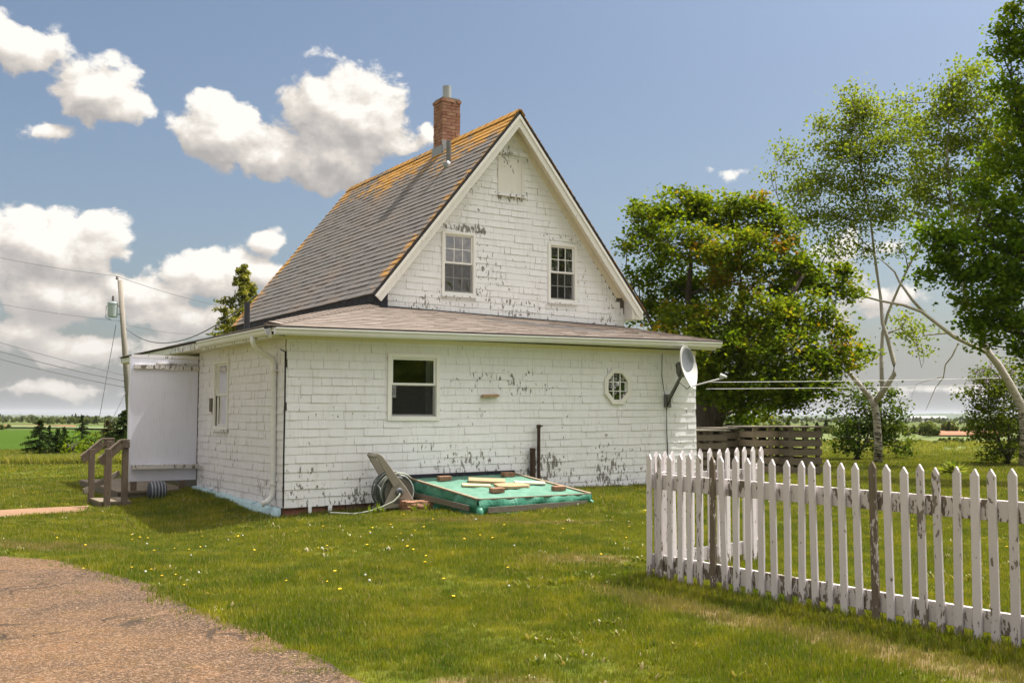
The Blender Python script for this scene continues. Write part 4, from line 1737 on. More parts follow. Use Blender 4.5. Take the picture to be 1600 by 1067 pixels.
gb = 'bricks weighing down the tarpaulin'
slab_thing('brick', 'red brick on the tarpaulin near the hose reel', 'brick', .24, .13, .21, .10, .065, 'red_stone', .1, gb)
slab_thing('brick', 'red brick at the front edge of the green tarpaulin, below the tan slab', 'brick', .33, .74, .21, .10, .065, 'red_stone', .05, gb)
slab_thing('brick', 'red brick at the wall end of the tarpaulin, near the iron pipes', 'brick', .87, .10, .20, .10, .065, 'red_stone', .05, gb)
slab_thing('brick', 'red brick at the far right corner of the green tarpaulin', 'brick', .875, .77, .2, .10, .06, 'red_stone', 0., gb)
slab_thing('tan_board', 'larger tan board lying across the middle of the green tarpaulin', 'board', .53, .30, .55, .34, .04, 'tan_board', -.5)
slab_thing('tan_board', 'tan board with clipped corners at the centre of the green tarpaulin', 'board', .585, .55, .5, .3, .04, 'tan_board', 0.,
           poly=[(-.27, -.1), (-.12, -.17), (.2, -.17), (.27, -.1), (.25, .06), (.1, .15), (-.22, .13)])
slab_thing('yellow_board', 'short yellowed board left of the tan boards on the tarpaulin', 'board', .33, .46, .42, .17, .03, 'yellow_board', -.42)
slab_thing('pale_board', 'pale cream board on the right half of the green tarpaulin', 'board', .83, .46, .46, .17, .03, 'pale_board', -.38)

# ---- two rusty pipes against the wall
for (x, z1, r_, lab) in ((4.215, 1.25, .027, 'tall thin rusty iron pipe standing against the white shingle wall'),
                         (4.10, .87, .043, 'short thick rusty iron pipe beside the taller one at the wall')):
    t = house_thing('iron_pipe', lab, 'pipe', x, -.085, .12, 0, 'rusty pipes against the wall')
    mb = MB()
    mb.lathe([(r_, 0), (r_, z1 - .12), (r_ * .8, z1 - .12), (r_ * .8, z1 - .2)], 14)
    mb.build('pipe', ['rust_iron'], t)
    mb = MB()
    if r_ < .03:
        mb.lathe([(r_ * 1.4, z1 - .165), (r_ * 1.4, z1 - .12), (r_ * 1.1, z1 - .11)], 8)
        mb.tube([(0, 0, z1 - .135), (.07, -.01, z1 - .13)], .012, 6)
    else:
        mb.lathe([(r_ * 1.14, z1 - .15), (r_ * 1.14, z1 - .115), (r_ * .9, z1 - .105)], 14)
    mb.build('cap', ['rust_iron'], t)

# ---- hose reel
RL = house_thing('hose_reel', 'beige plastic hose reel with its handle tilted up against the wall', 'hose reel', 1.50, -.42, gz(*H2W(1.5, -.4)[:2]), -.12)
for sgn, y in ((1, -.20), (1, .20)):
    mb = MB()
    mb.prism([(-.27, y, -.02), (-.20, y, .10), (-.055, y, .40), (.06, y, .42), (.13, y, .34), (.30, y, .07), (.30, y, -.02), (.22, y, -.02), (.19, y, .06), (.0, y, .055), (-.16, y, .05), (-.2, y, -.02)], (0, .035, 0))
    mb.build('side_frame', ['reel_plastic'], RL, bevel=.006)
mb = MB()
mb.beam((-.24, -.2, .03), (-.24, .2, .03), .05, .04)
mb.beam((.24, -.2, .03), (.24, .2, .03), .05, .04)
mb.build('crossbar', ['reel_plastic'], RL)
mb = MB()
mb.prism([(-.06, -.215, .34), (.055, -.215, .42), (-.24, -.215, .80), (-.31, -.215, .84), (-.335, -.215, .80), (-.30, -.215, .74)], (0, .03, 0))
mb.prism([(-.06, .205, .34), (.055, .205, .42), (-.24, .205, .80), (-.31, .205, .84), (-.335, .205, .80), (-.30, .205, .74)], (0, .03, 0))
mb.prism([(-.335, -.214, .79), (-.31, -.214, .835), (-.26, -.214, .81), (-.29, -.214, .76)], (0, .42, 0))
mb.build('handle', ['reel_plastic'], RL, bevel=.005)
Mx = Matrix.Translation((.02, 0, .27)) @ Matrix.Rotation(pi / 2, 4, 'X')
mb = MB()
mb.lathe([(.10, -.17), (.10, .17)], 18, axis=Mx)
mb.lathe([(.21, -.178), (.21, -.168), (.06, -.16)], 24, axis=Mx)
mb.lathe([(.21, .168), (.21, .178), (.06, .18)], 24, axis=Mx)
mb.lathe([(.055, .175), (.055, .243), (.035, .25)], 14, axis=Mx)
mb.build('drum', ['reel_dark'], RL)
mb = MB()
mb.prism([(-.06, -.203, .12), (.12, -.203, .12), (.10, -.203, .18), (-.04, -.203, .18)], (0, .002, 0))
mb.build('opening', ['reel_dark'], RL)
HS = house_thing('garden_hose', 'grey green garden hose wound in loose coils on the beige reel', 'hose', 1.50, -.42, gz(*H2W(1.5, -.4)[:2]), -.12)
mb = MB()
pts = []
for k in range(24 * 17):
    a = 2 * pi * k / 24
    tt = k / (24 * 17)
    rr = .135 + .12 * abs(sin(tt * 9.)) + .02 * sin(a * .37) + .018 * sin(a * 1.13)
    pts.append((.02 + rr * cos(a) - (.04 if cos(a) < 0 else 0) * abs(sin(tt * 5)), -.145 + .29 * ((tt * 3.3) % 1.), .27 + rr * sin(a) * 1.05))
mb.tube(pts, .0115, 6)
mb.build('coil', ['hose_dark'], HS, smooth=True)
mb = MB()
pts = []
for k in range(24 * 4):
    a = 2 * pi * k / 24 + .8
    rr = .245 + .02 * sin(a * .61) + .012 * sin(a * 1.7)
    pts.append((.03 + rr * cos(a), -.15 + .075 * k / 24, .28 + rr * sin(a)))
mb.tube(pts, .0125, 6)
mb.build('coil', ['hose'], HS, smooth=True)
mb = MB()
mb.tube([(.015, -.23, .29), (.01, -.25, .24), (-.08, -.28, .16), (-.25, -.30, .09), (-.42, -.26, .03), (-.62, -.16, -.01), (-.95, -.06, .01)], .013, 7)
mb.build('loose_end', ['hose'], HS, smooth=True)
mb = MB()
mb.lathe([(.04, -.25), (.05, -.235), (.05, -.22), (.02, -.215)], 14, axis=Matrix.Translation((.015, 0, .29)) @ Matrix.Rotation(pi / 2, 4, 'X') @ Matrix.Rotation(pi, 4, 'X'))
mb.build('fitting', ['decal_grey'], HS)

# ---- rough stone in front of the reel
mb = MB()
import bmesh
bm = bmesh.new()
bmesh.ops.create_cube(bm, size=1)
bmesh.ops.subdivide_edges(bm, edges=bm.edges[:], cuts=5, use_grid_fill=True)
for v in bm.verts:
    n_ = v.co.copy()
    v.co.x *= .56
    v.co.y *= .24
    v.co.z *= .155
    v.co += Vector((random.uniform(-1, 1), random.uniform(-1, 1), random.uniform(-1, 1))) * .011
    v.co *= 1 - .10 * max(0, n_.length - .62)
me = bpy.data.meshes.new('stone_block')
bm.to_mesh(me)
bm.free()
me.materials.append(MATS['red_stone'])
link('stone_block', me, None, H2W(1.78, -.74, gz(*H2W(1.78, -.7)[:2]) + .055), (0, .03, HTH + .05), label='rough red sandstone block lying in the grass before the hose reel', category='stone')
mb = MB()
mb.box(-.1, .1, -.05, .05, 0, .055)
o = mb.build('brick', ['red_stone'], None, bevel=.006, label='broken red brick on the grass past the green hatch corner', category='brick')
o.location = H2W(4.35, -.30, gz(*H2W(4.35, -.3)[:2]) - .01)
o.rotation_euler = (0, 0, .9)


# ---- satellite dish on its bent mast
SD = house_thing('satellite_dish', 'pale grey satellite dish on a bent mast at the wall corner', 'satellite dish', 0, 0, 0)
mb = MB()
mb.tube([(6.93, -.05, 1.60), (6.93, -.07, 1.70), (6.935, -.30, 1.98), (6.95, -.42, 2.13), (6.955, -.43, 2.24)], .027, 12)
mb.build('mast', ['dish_metal'], SD, smooth=True)
mb = MB()
mb.box(6.86, 7.0, -.05, -.016, 1.55, 1.78)
mb.build('foot_plate', ['dish_metal'], SD)
dc = Vector((7.0, -.52, 2.235))
dn = Vector((.36, -.91, .20)).normalized()          # the way the dish faces
dx = Vector((0, 0, 1)).cross(dn).normalized()
dy = dn.cross(dx).normalized()
RA, RB = .27, .37
mb = MB()
nr_, na_ = 9, 36
rows = []
for i in range(nr_ + 1):
    q = i / nr_
    row = []
    for k in range(na_):
        an = 2 * pi * k / na_
        sx = 1. - .33 * max(0, -sin(an)) ** 1.3
        p = dc + dx * (RA * q * cos(an) * sx) + dy * (RB * q * sin(an)) + dn * (.075 * q * q - .06)
        row.append(p)
    rows.append(row)
for i in range(nr_):
    for k in range(na_):
        k2 = (k + 1) % na_
        mb.face([rows[i][k], rows[i][k2], rows[i + 1][k2], rows[i + 1][k]])
        mb.face([rows[i][k2] - dn * .012, rows[i][k] - dn * .012, rows[i + 1][k] - dn * .012, rows[i + 1][k2] - dn * .012])
for k in range(na_):
    k2 = (k + 1) % na_
    a, b_ = rows[-1][k], rows[-1][k2]
    oa, ob = (a - dc).normalized() * .010, (b_ - dc).normalized() * .010
    mb.face([a, b_, b_ + ob + dn * .002, a + oa + dn * .002])
    mb.face([a + oa + dn * .002, b_ + ob + dn * .002, b_ + ob - dn * .016, a + oa - dn * .016])
    mb.face([a + oa - dn * .016, b_ + ob - dn * .016, b_ - dn * .012, a - dn * .012])
mb.build('dish', ['dish_grey'], SD, recalc=False, smooth=True)
mb = MB()
ce = Vector((.045, .135))
ring = []
for q in (0., .5, 1.):
    row = []
    for k in range(32):
        an = 2 * pi * k / 32
        u, v = ce.x + .185 * q * cos(an), ce.y + .205 * q * sin(an)
        qq = sqrt((u / RA) ** 2 + (v / RB) ** 2)
        row.append(dc + dx * u + dy * v + dn * (.075 * qq * qq - .06 + .003))
    ring.append(row)
for i in range(2):
    for k in range(32):
        k2 = (k + 1) % 32
        mb.face([ring[i][k], ring[i][k2], ring[i + 1][k2], ring[i + 1][k]])
mb.build('decal', ['decal_grey'], SD, recalc=False)
mb = MB()
lo = dc - dy * .33
tip = lo + Vector((dn.x, dn.y, 0)).normalized() * .56 + Vector((.03, 0, .13))
mb.tube([lo - dn * .03, lo + dn * .05, tip], .013, 8)
mb.build('feed_arm', ['dish_grey'], SD, smooth=True)
mb = MB()
ax = (dc - tip).normalized()
rot = ax.to_track_quat('Z', 'Y').to_matrix().to_4x4()
mb.lathe([(.022, -.06), (.024, .02), (.035, .03), (.035, .055), (.02, .06)], 12, axis=Matrix.Translation(tip + Vector((0, 0, .03))) @ rot)
mb.build('receiver', ['dish_grey'], SD)
mb = MB()
mb.hexa([tuple(dc + dx * a + dy * b_ - dn * c) for (a, b_, c) in ((-.08, -.13, .20), (.08, -.13, .20), (.08, .10, .20), (-.08, .10, .20), (-.09, -.15, .07), (.09, -.15, .07), (.09, .12, .07), (-.09, .12, .07))])
mb.build('bracket', ['dish_metal'], SD)
mb = MB()
pts = [dc - dn * .13 + dx * -.13 + Vector((-.05 * sin(k * .5), 0, .12 * cos(k * .5))) for k in range(14)]
mb.tube(pts, .006, 5)
pts = [lo - dn * .05, lo - dn * .10 + Vector((0, 0, -.03)), Vector((6.95, -.33, 1.98)), Vector((6.90, -.04, 1.55)), Vector((6.915, -.026, 1.1)), Vector((6.93, -.03, .7)), Vector((6.925, -.03, .26))]
mb.tube(pts, .008, 6)
mb.tube([(6.83, -.018, 2.5), (6.82, -.018, 2.1), (6.86, -.02, 1.85), (6.92, -.03, 1.62)], .005, 5)
mb.build('cable', ['cable_black'], SD, smooth=True)


# ================================================================ PICKET FENCE
FA = Vector((1.208, 9.239, 0))
FD = Vector((1.812, -2.683, 0)).normalized()
FE = Vector((.725, .689, 0)).normalized()
FN = thing('picket_fence', 'white picket fence with flaking paint turning a corner on the lawn', 'fence', FA)
PH = 1.10
variants = {}
for mat in ('fence_paint', 'fence_flaky', 'fence_bare'):
    for k in range(3):
        q = MB()
        w2, t = .0285, .02
        h = PH - .045
        tip = random.uniform(-.004, .004)
        q.prism([(-w2, 0, 0), (w2, 0, 0), (w2 + random.uniform(-.002, .002), 0, h), (tip, 0, PH), (-w2 + random.uniform(-.002, .002), 0, h)], (0, t, 0))
        for zz in (.165, .845):
            for xx in (-.011, .012):
                q.box(xx - .003, xx + .003, -.0015, .004, zz - .003 + random.uniform(-.01, .01), zz + .004, 1)
        o = q.build('picket', [mat, 'rust_iron'], None, bevel=.0025)
        variants[mat, k] = o.data
        bpy.data.objects.remove(o)


def picket(s, D, zoff, mat, nrm):
    p = D * s
    g0 = gz(FA.x + p.x, FA.y + p.y)
    a = atan2(D.y, D.x)
    # pickets stand on the outer side of the rails
    off = nrm * .021
    return link('picket', variants[mat, random.randrange(3)], FN, (p.x + off.x, p.y + off.y, g0 + zoff),
                (random.gauss(0, .007), random.gauss(0, .008), a + (pi if False else 0)))


NM = Vector((-FD.y, FD.x, 0))
NM = NM if NM.dot(Vector((-1, -1, 0))) > 0 else -NM          # outwards: towards the lawn
NE = Vector((-FE.y, FE.x, 0))
NE = NE if NE.y < 0 else -NE
main_s = [-.03, .11, .235, .36, .47, .585, .735, .87, .99, 1.12, 1.25, 1.38, 1.51, 1.64, 1.765, 1.89, 2.02, 2.15, 2.28, 2.40, 2.53, 2.65, 2.775, 2.90, 3.03, 3.15, 3.28, 3.41, 3.53, 3.66, 3.79, 3.92, 4.04, 4.17]
for i, s in enumerate(main_s):
    mat = 'fence_bare' if i in (6, 18) else 'fence_flaky' if i in (1, 5, 21, 22, 23, 25, 26) else 'fence_paint'
    zo = random.uniform(-.018, .012)
    o = picket(s, FD, zo, mat, NM)
    if mat == 'fence_bare':
        o['label'] = 'weathered picket almost bare of paint'
for i, s in enumerate([.06, .17, .29, .42, .54, .67, .82, .95, 1.09, 1.23, 1.37, 1.52, 1.66]):
    picket(s, FE, random.uniform(-.008, .01), 'fence_paint', NE * .0 + NE)
for z0, z1, d in ((.785, .915, .0), (.10, .235, .0)):
    mb = MB()
    a, b_ = FD * .05, FD * 4.2
    mb.beam(a + Vector((0, 0, (z0 + z1) / 2)) - NM * .022, b_ + Vector((0, 0, (z0 + z1) / 2 - .02)) - NM * .022, .034, z1 - z0)
    mb.build('rail', ['fence_rail'], FN, bevel=.003)
    mb = MB()
    a, b_ = FE * .02, FE * 1.70
    mb.beam(a + Vector((0, 0, (z0 + z1) / 2)) - NE * .022, b_ + Vector((0, 0, (z0 + z1) / 2 + .0)) - NE * .022, .034, (z1 - z0) * .9)
    mb.build('rail', ['fence_paint'], FN, bevel=.003)
for D, s, h, mat in ((FD, .02, .93, 'fence_flaky'), (FE, 1.64, .95, 'fence_flaky'), (FD, 3.42, .97, 'fence_bare')):
    p = D * s - (NM if D is FD else NE) * .085
    mb = MB()
    mb.box(-.045, .045, -.045, .045, -.2, h)
    o = mb.build('post', [mat], FN, bevel=.004)
    o.location = p
    o.rotation_euler = (0, 0, atan2(D.y, D.x))


# ================================================================ PALLET BINS behind the house
def pallet_bin(label, px0, px1, py, Z, h, mat, nsl, depth, cap):
    a, b_ = at(px0, py, Z), at(px1, py, Z + .25)
    g0 = gz(a.x, a.y)
    t = thing('pallet_bin', label, 'compost bin', (a.x, a.y, g0), atan2(b_.y - a.y, b_.x - a.x), 'slatted compost bins')
    Ln = (b_ - a).length
    for y in (0, depth):
        for k in range(nsl):
            z0 = .04 + (h - .06) * k / nsl
            q = MB()
            q.box(0, Ln, y, y + .022, z0, z0 + (h - .06) / nsl * random.uniform(.66, .76))
            q.build('slat', [mat], t)
    for x in (0, Ln - .022):
        for k in range(nsl):
            z0 = .04 + (h - .06) * k / nsl
            q = MB()
            q.box(x, x + .022, .024, depth - .002, z0, z0 + (h - .06) / nsl * .7)
            q.build('slat', [mat], t)
    for x in (.03, Ln / 2 - .03, Ln - .11):
        for y in (.024, depth - .07):
            q = MB()
            q.box(x + .001, x + .08, y, y + .06, 0, h)
            q.build('post', [mat], t)
    if cap:
        q = MB()
        q.box(-.05, Ln + .05, -.05, depth + .05, h + .002, h + .03)
        q.build('lid', ['grey_wood'], t)


pallet_bin('low slatted wooden bin against the house corner', 1086, 1136, 676, 21.6, .90, 'crate_dark', 5, 1.0, True)
pallet_bin('dark slatted bin with a pale lid board, second from the house', 1124, 1178, 676, 22.3, .92, 'crate_dark', 5, 1.0, True)
pallet_bin('grey slatted wooden bin with a wide corner board, third from the house', 1176, 1234, 672, 21.9, .955, 'crate_wood', 5, 1.1, True)
pallet_bin('dark slatted bin at the far end, beside the open lawn', 1233, 1284, 671, 21.7, .965, 'crate_dark', 5, 1.1, True)


# ================================================================ UTILITY POLE AND WIRES
pb = at(196, 560, 45)
ptop = at(187.5, 438, 45)
UP = thing('utility_pole', 'grey wooden utility pole with a transformer behind the porch', 'utility pole', (pb.x, pb.y, gz(pb.x, pb.y)))
hp0 = ptop.z - UP.location.z
lean = Vector((ptop.x - pb.x, 0, ptop.z - pb.z)).normalized()
foot = Vector((-(lean.x / lean.z) * (pb.z - UP.location.z), 0, 0))


def pole_at(h):
    return foot + Vector((lean.x / lean.z * h, 0, h))


mb = MB()
mb.tube([pole_at(-.3), pole_at(hp0 * .5), pole_at(hp0)], [.135, .12, .10], 12)
mb.build('pole', ['pole_wood'], UP, smooth=True)
mb = MB()
tc = pole_at(hp0 - 1.25) + Vector((-.36, -.10, 0))
mb.lathe([(.16, -.33), (.20, -.31), (.205, .22), (.22, .24), (.20, .30), (.05, .34)], 18, axis=Matrix.Translation(tc))
tr = mb.build('transformer', ['transformer_grey'], UP, smooth=False)
mb = MB()
mb.lathe([(.035, .30), (.06, .36), (.035, .40), (.06, .45), (.035, .50), (.05, .54), (.02, .58)], 10, axis=Matrix.Translation(tc))
mb.build('bushing', ['porcelain'], tr)
mb = MB()
mb.beam(tc + Vector((.1, 0, .15)), pole_at(hp0 - 1.1), .05, .06)
mb.beam(tc + Vector((.1, 0, -.2)), pole_at(hp0 - 1.45), .05, .06)
mb.build('bracket', ['transformer_grey'], UP)
mb = MB()
mb.lathe([(.03, 0), (.075, .05), (.05, .09), (.07, .13), (.03, .16)], 10, axis=Matrix.Translation(pole_at(hp0) + Vector((-.12, 0, .02))))
mb.build('insulator', ['porcelain'], UP)
mb = MB()
mb.tube([tc + Vector((-.19, 0, .2)), tc + Vector((-.28, 0, .1)), tc + Vector((-.28, 0, -.35)), tc + Vector((-.05, 0, -.45))], .015, 5)
mb.build('lead_wire', ['wire_grey'], UP)


def wire(label, pts, r_, cat='power line', name='power_line', mat='wire_grey', sag=0., group='wires at the utility pole', n=22):
    out = []
    for i in range(len(pts) - 1):
        a, b_ = Vector(pts[i]), Vector(pts[i + 1])
        for k in range(n + (i == len(pts) - 2)):
            t = k / n
            p = a.lerp(b_, t)
            p.z -= 4 * sag * t * (1 - t)
            out.append(p)
    mb = MB()
    mb.tube(out, r_, 5)
    o = mb.build(name, [mat], None, smooth=True, label=label, category=cat)
    if group:
        o['group'] = group
    return o


PL = lambda h: UP.location + pole_at(h)
wire('thin wire from the left to the top of the utility pole', [at(-120, 390, 38), at(0, 403, 41), PL(hp0 + .18) + Vector((-.12, 0, 0))], .009, sag=.05)
wire('thin wire running from the pole top behind the farmhouse roof', [PL(hp0 + .16) + Vector((-.1, 0, 0)), at(345, 478, 62), at(460, 505, 80)], .011, sag=.10)
wire('thin wire reaching the pole level with the transformer', [at(-120, 462, 38), at(0, 475, 41), PL(hp0 - 1.75)], .008, sag=.05)
wire('thin wire descending from mid pole behind the porch roof', [PL(hp0 - 1.85), at(300, 522, 60), at(460, 570, 80)], .009, sag=.1)
wire('service cable curving from the pole up to the farmhouse roof', [PL(hp0 - 2.05) + Vector((.15, -.1, 0)), at(402, 460, 24.2)], .016, sag=.85, n=40)
wire('uppermost of the three low wires left of the pole', [at(-120, 522, 38), at(0, 535, 41), PL(hp0 - 4.05)], .009, sag=.04)
wire('middle one of the three low dark wires left of the pole', [at(-120, 543, 38), at(0, 549, 41), PL(hp0 - 4.3)], .013, sag=.05)
wire('lowest of the three low dark wires left of the pole', [at(-120, 558, 38), at(0, 561, 41), PL(hp0 - 4.55)], .013, sag=.05)
wire('guy wire slanting from the transformer down to the field', [PL(hp0 - 1.9) + Vector((-.3, 0, 0)), at(154, 660, 43)], .014, 'guy wire', 'guy_wire', group='guy wires of the pole')
wire('guy wire slanting from the porch eave level to the field', [PL(hp0 - 4.6), at(173, 660, 43.5)], .014, 'guy wire', 'guy_wire', group='guy wires of the pole')
wire('upper of the two pale clotheslines strung over the back yard', [at(1108, 597, 24), at(1560, 590.5, 29)], .006, 'clothesline', 'clothesline', 'clothes_line', .02, 'clotheslines')
wire('lower of the two pale clotheslines strung over the back yard', [at(1104, 607.5, 24), at(1530, 601.5, 29)], .006, 'clothesline', 'clothesline', 'clothes_line', .02, 'clotheslines')


# ================================================================ VEGETATION
def leaf_mesh(name, C, size, mat, tint, up=.5, aspect=.8, seed=0, droop=0.):
    """One folded four-cornered blade per leaf."""
    r = np.random.default_rng(seed)
    n = len(C)
    nrm = r.normal(size=(n, 3))
    nrm[:, 2] = np.abs(nrm[:, 2]) + up
    nrm /= np.linalg.norm(nrm, axis=1)[:, None]
    a = r.normal(size=(n, 3))
    a[:, 2] -= droop
    a -= nrm * (a * nrm).sum(1)[:, None]
    a /= np.linalg.norm(a, axis=1)[:, None]
    b_ = np.cross(nrm, a)
    s = size * r.uniform(.65, 1.3, n)[:, None]
    w_ = s * aspect * .5
    fold = s * r.uniform(.02, .22, n)[:, None]
    V = np.stack([C - a * s * .5, C + b_ * w_ + nrm * fold + a * s * .08, C + a * s * .5, C - b_ * w_ + nrm * fold + a * s * .08], 1).reshape(-1, 3)
    Fc = np.arange(4 * n).reshape(n, 4)
    return np_mesh(name, V, Fc, mat, np.repeat(np.clip(tint, 0, 1), 4))


def twig_mesh(name, segs, mat, sides=4):
    """segs: list of (points, radius start, radius end)."""
    mb = MB()
    for pts, r0_, r1_ in segs:
        n = len(pts)
        mb.tube(pts, [r0_ + (r1_ - r0_) * i / max(1, n - 1) for i in range(n)], sides, cap=False)
    me = mb.mesh(name, [mat], True)
    return me


def bent(a, b_, k=5, amp=.08, rs=random):
    a, b_ = Vector(a), Vector(b_)
    Ln = (b_ - a).length
    o = Vector((rs.uniform(-1, 1), rs.uniform(-1, 1), rs.uniform(-.3, 1))) * Ln * amp
    return [a.lerp(b_, i / k) + o * sin(pi * i / k) + Vector((rs.uniform(-1, 1), rs.uniform(-1, 1), rs.uniform(-1, 1))) * Ln * .015 * (0 < i < k) for i in range(k + 1)]


def lobed_tree(name, label, cat, base, trunks, lobes, Zc, leaf, mat, bark, dens, csize, per, tone, seed, root=None, group=None, up=.5, droop=0., twig_r=.012, shell=.35):
    """A broad-leaved tree. trunks: list of (points, radii); lobes: (px, py, rx, ry, depth offset, tone shift, density)."""
    rs = random.Random(seed)
    r = np.random.default_rng(seed)
    t = thing(name, label, cat, base, 0, group)
    B = Vector(base)
    tips = []
    for pts, rad in trunks:
        mb = MB()
        P = [Vector(p) - B for p in pts]
        mb.tube(P, rad, 10)
        mb.build('trunk' if not tips else 'limb', [bark], t, smooth=True)
        tips.append((P, rad))
    nodes = [(p, rr) for P, rad in tips for p, rr in zip(P[1:], rad[1:])]
    allC, allT, segs = [], [], []
    for (px, py, rx, ry, dz, sh, dn) in lobes:
        c = at(px, py, Zc + dz) - B
        sc = (Zc + dz) / F
        R_ = np.array([rx * sc, .85 * .5 * (rx + ry) * sc, ry * sc])
        # limb from the nearest lower node
        best = min(nodes, key=lambda q: (q[0] - c).length + 2.2 * max(0, q[0].z - c.z + .2))
        d = (best[0] - c).length
        segs.append((bent(best[0], c, 6, .10, rs), min(best[1] * .6, .02 + .018 * d), .012))
        ncl = max(3, int(dens * dn * (R_[0] * R_[2]) * 10))
        u = r.normal(size=(ncl, 3))
        u /= np.linalg.norm(u, axis=1)[:, None]
        q = (r.uniform(shell, 1, ncl)) ** .5
        cc = np.array(c) + u * q[:, None] * R_
        for k in range(ncl):
            if k % 2 == 0 or ncl < 14 or bark == 'birch_bark':
                m_ = Vector(cc[k])
                st_ = c.lerp(m_, .15 * rs.random())
                segs.append((bent(st_, m_, 3, .12, rs), twig_r, .004))
            n = int(per * r.uniform(.55, 1.5))
            pts = cc[k] + r.normal(size=(n, 3)) * np.array([csize, csize, csize * .62]) * r.uniform(.7, 1.25)
            allC.append(pts)
            base_t = tone + sh + r.normal() * .13
            allT.append(base_t + r.normal(size=n) * .13)
    C = np.vstack(allC)
    T = np.concatenate(allT)
    link('crown', leaf_mesh('crown', C, leaf, mat, T, up, .85, seed, droop), t, kind='stuff')
    link('twigs', twig_mesh('twigs', segs, bark if bark != 'birch_bark' else 'twig_bark'), t, kind='stuff')
    return t


# ---- the big maple behind the house
ZM = 28.
bm_ = at(1108, 700, ZM)
mbase = Vector((bm_.x, bm_.y, gz(bm_.x, bm_.y)))
P = lambda px, py, dz=0.: at(px, py, ZM + dz)
trunks = [([mbase, P(1108, 668), P(1103, 630), P(1098, 600), P(1092, 560), P(1082, 510), P(1075, 460), P(1080, 410), P(1078, 380)], [.40, .36, .32, .27, .2, .13, .09, .05, .02]),
          ([P(1112, 668), P(1128, 625, -.3), P(1150, 590, -.6), P(1172, 555, -.7), P(1200, 520, -.8), P(1230, 470, -.6), P(1255, 430, -.4)], [.26, .25, .22, .17, .13, .09, .04]),
          ([P(1100, 600), P(1135, 540, .8), P(1160, 470, 1.), P(1155, 400, 1.), P(1150, 340, .8)], [.2, .17, .13, .09, .04]),
          ([P(1096, 590), P(1055, 555, .3), P(1025, 520, .2), P(1000, 470, .2)], [.14, .10, .07, .03]),
          ([P(1140, 600), P(1190, 590, -1.2), P(1250, 600, -1.4), P(1300, 585, -1.2)], [.14, .10, .07, .03])]
LB = [(1010, 338, 44, 30, 0, .02, 1), (1062, 322, 48, 30, .3, .02, 1), (1120, 330, 52, 34, .5, .0, 1), (1178, 338, 46, 34, .4, .05, 1), (1215, 360, 30, 34, 0, .05, .8),
      (980, 380, 26, 20, 0, .05, .8), (1012, 385, 36, 26, -.6, .02, .7), (1070, 378, 48, 30, -.8, .08, 1), (1120, 385, 44, 34, -.9, .18, 1), (1180, 395, 50, 40, -.6, .16, 1),
      (1228, 420, 44, 40, 0, .0, 1), (1275, 430, 44, 34, .2, -.02, 1), (1318, 448, 27, 24, .2, -.02, .9), (1040, 440, 46, 34, .8, -.15, 1.1), (1098, 450, 48, 36, .9, -.1, 1.1), (1150, 440, 44, 32, -.3, .20, .9),
      (1020, 490, 40, 24, .9, -.12, 1.2), (1075, 500, 44, 30, -.6, .10, 1), (1130, 505, 52, 34, -1.2, .12, 1.1), (1195, 490, 50, 34, -1.2, .05, 1), (1250, 492, 46, 34, -.7, .0, 1), (1300, 508, 34, 26, -.4, .03, .9),
      (1050, 522, 36, 16, -1.0, .08, 1), (1118, 548, 52, 30, -1.5, .06, 1.1), (1180, 548, 56, 36, -1.6, .0, 1.1), (1242, 548, 52, 34, -1.3, -.03, 1.1), (1295, 555, 38, 28, -.9, .06, 1), (1338, 562, 24, 22, -.4, .02, .8),
      (1120, 592, 40, 26, -1.2, -.05, 1), (1175, 598, 50, 28, -1.6, -.03, 1.1), (1235, 598, 48, 28, -1.4, -.06, 1.1), (1285, 600, 34, 24, -1.1, .0, .9), (1255, 625, 30, 14, -1.2, .0, .7),
      (1160, 632, 34, 20, .8, -.08, .8), (1130, 625, 26, 22, 1., -.1, .8), (992, 432, 16, 14, .2, .1, .7), (1190, 640, 26, 14, .6, .02, .7), (1150, 660, 30, 14, 1.6, -.05, .8), (1105, 598, 34, 22, -1.3, -.05, 1.1), (1140, 618, 34, 20, -1.3, -.03, 1.1), (1195, 628, 40, 16, -1.4, -.02, 1.), (1095, 560, 34, 24, -1.4, 0, 1.), (1240, 632, 30, 12, -1.2, .02, .8)]
lobed_tree('maple_tree', 'large round maple with green and rusty leaves behind the farmhouse corner', 'tree', mbase, trunks, LB, ZM, .105, 'maple_leaf', 'maple_bark', 4.8, .19, 82, .39, 21)

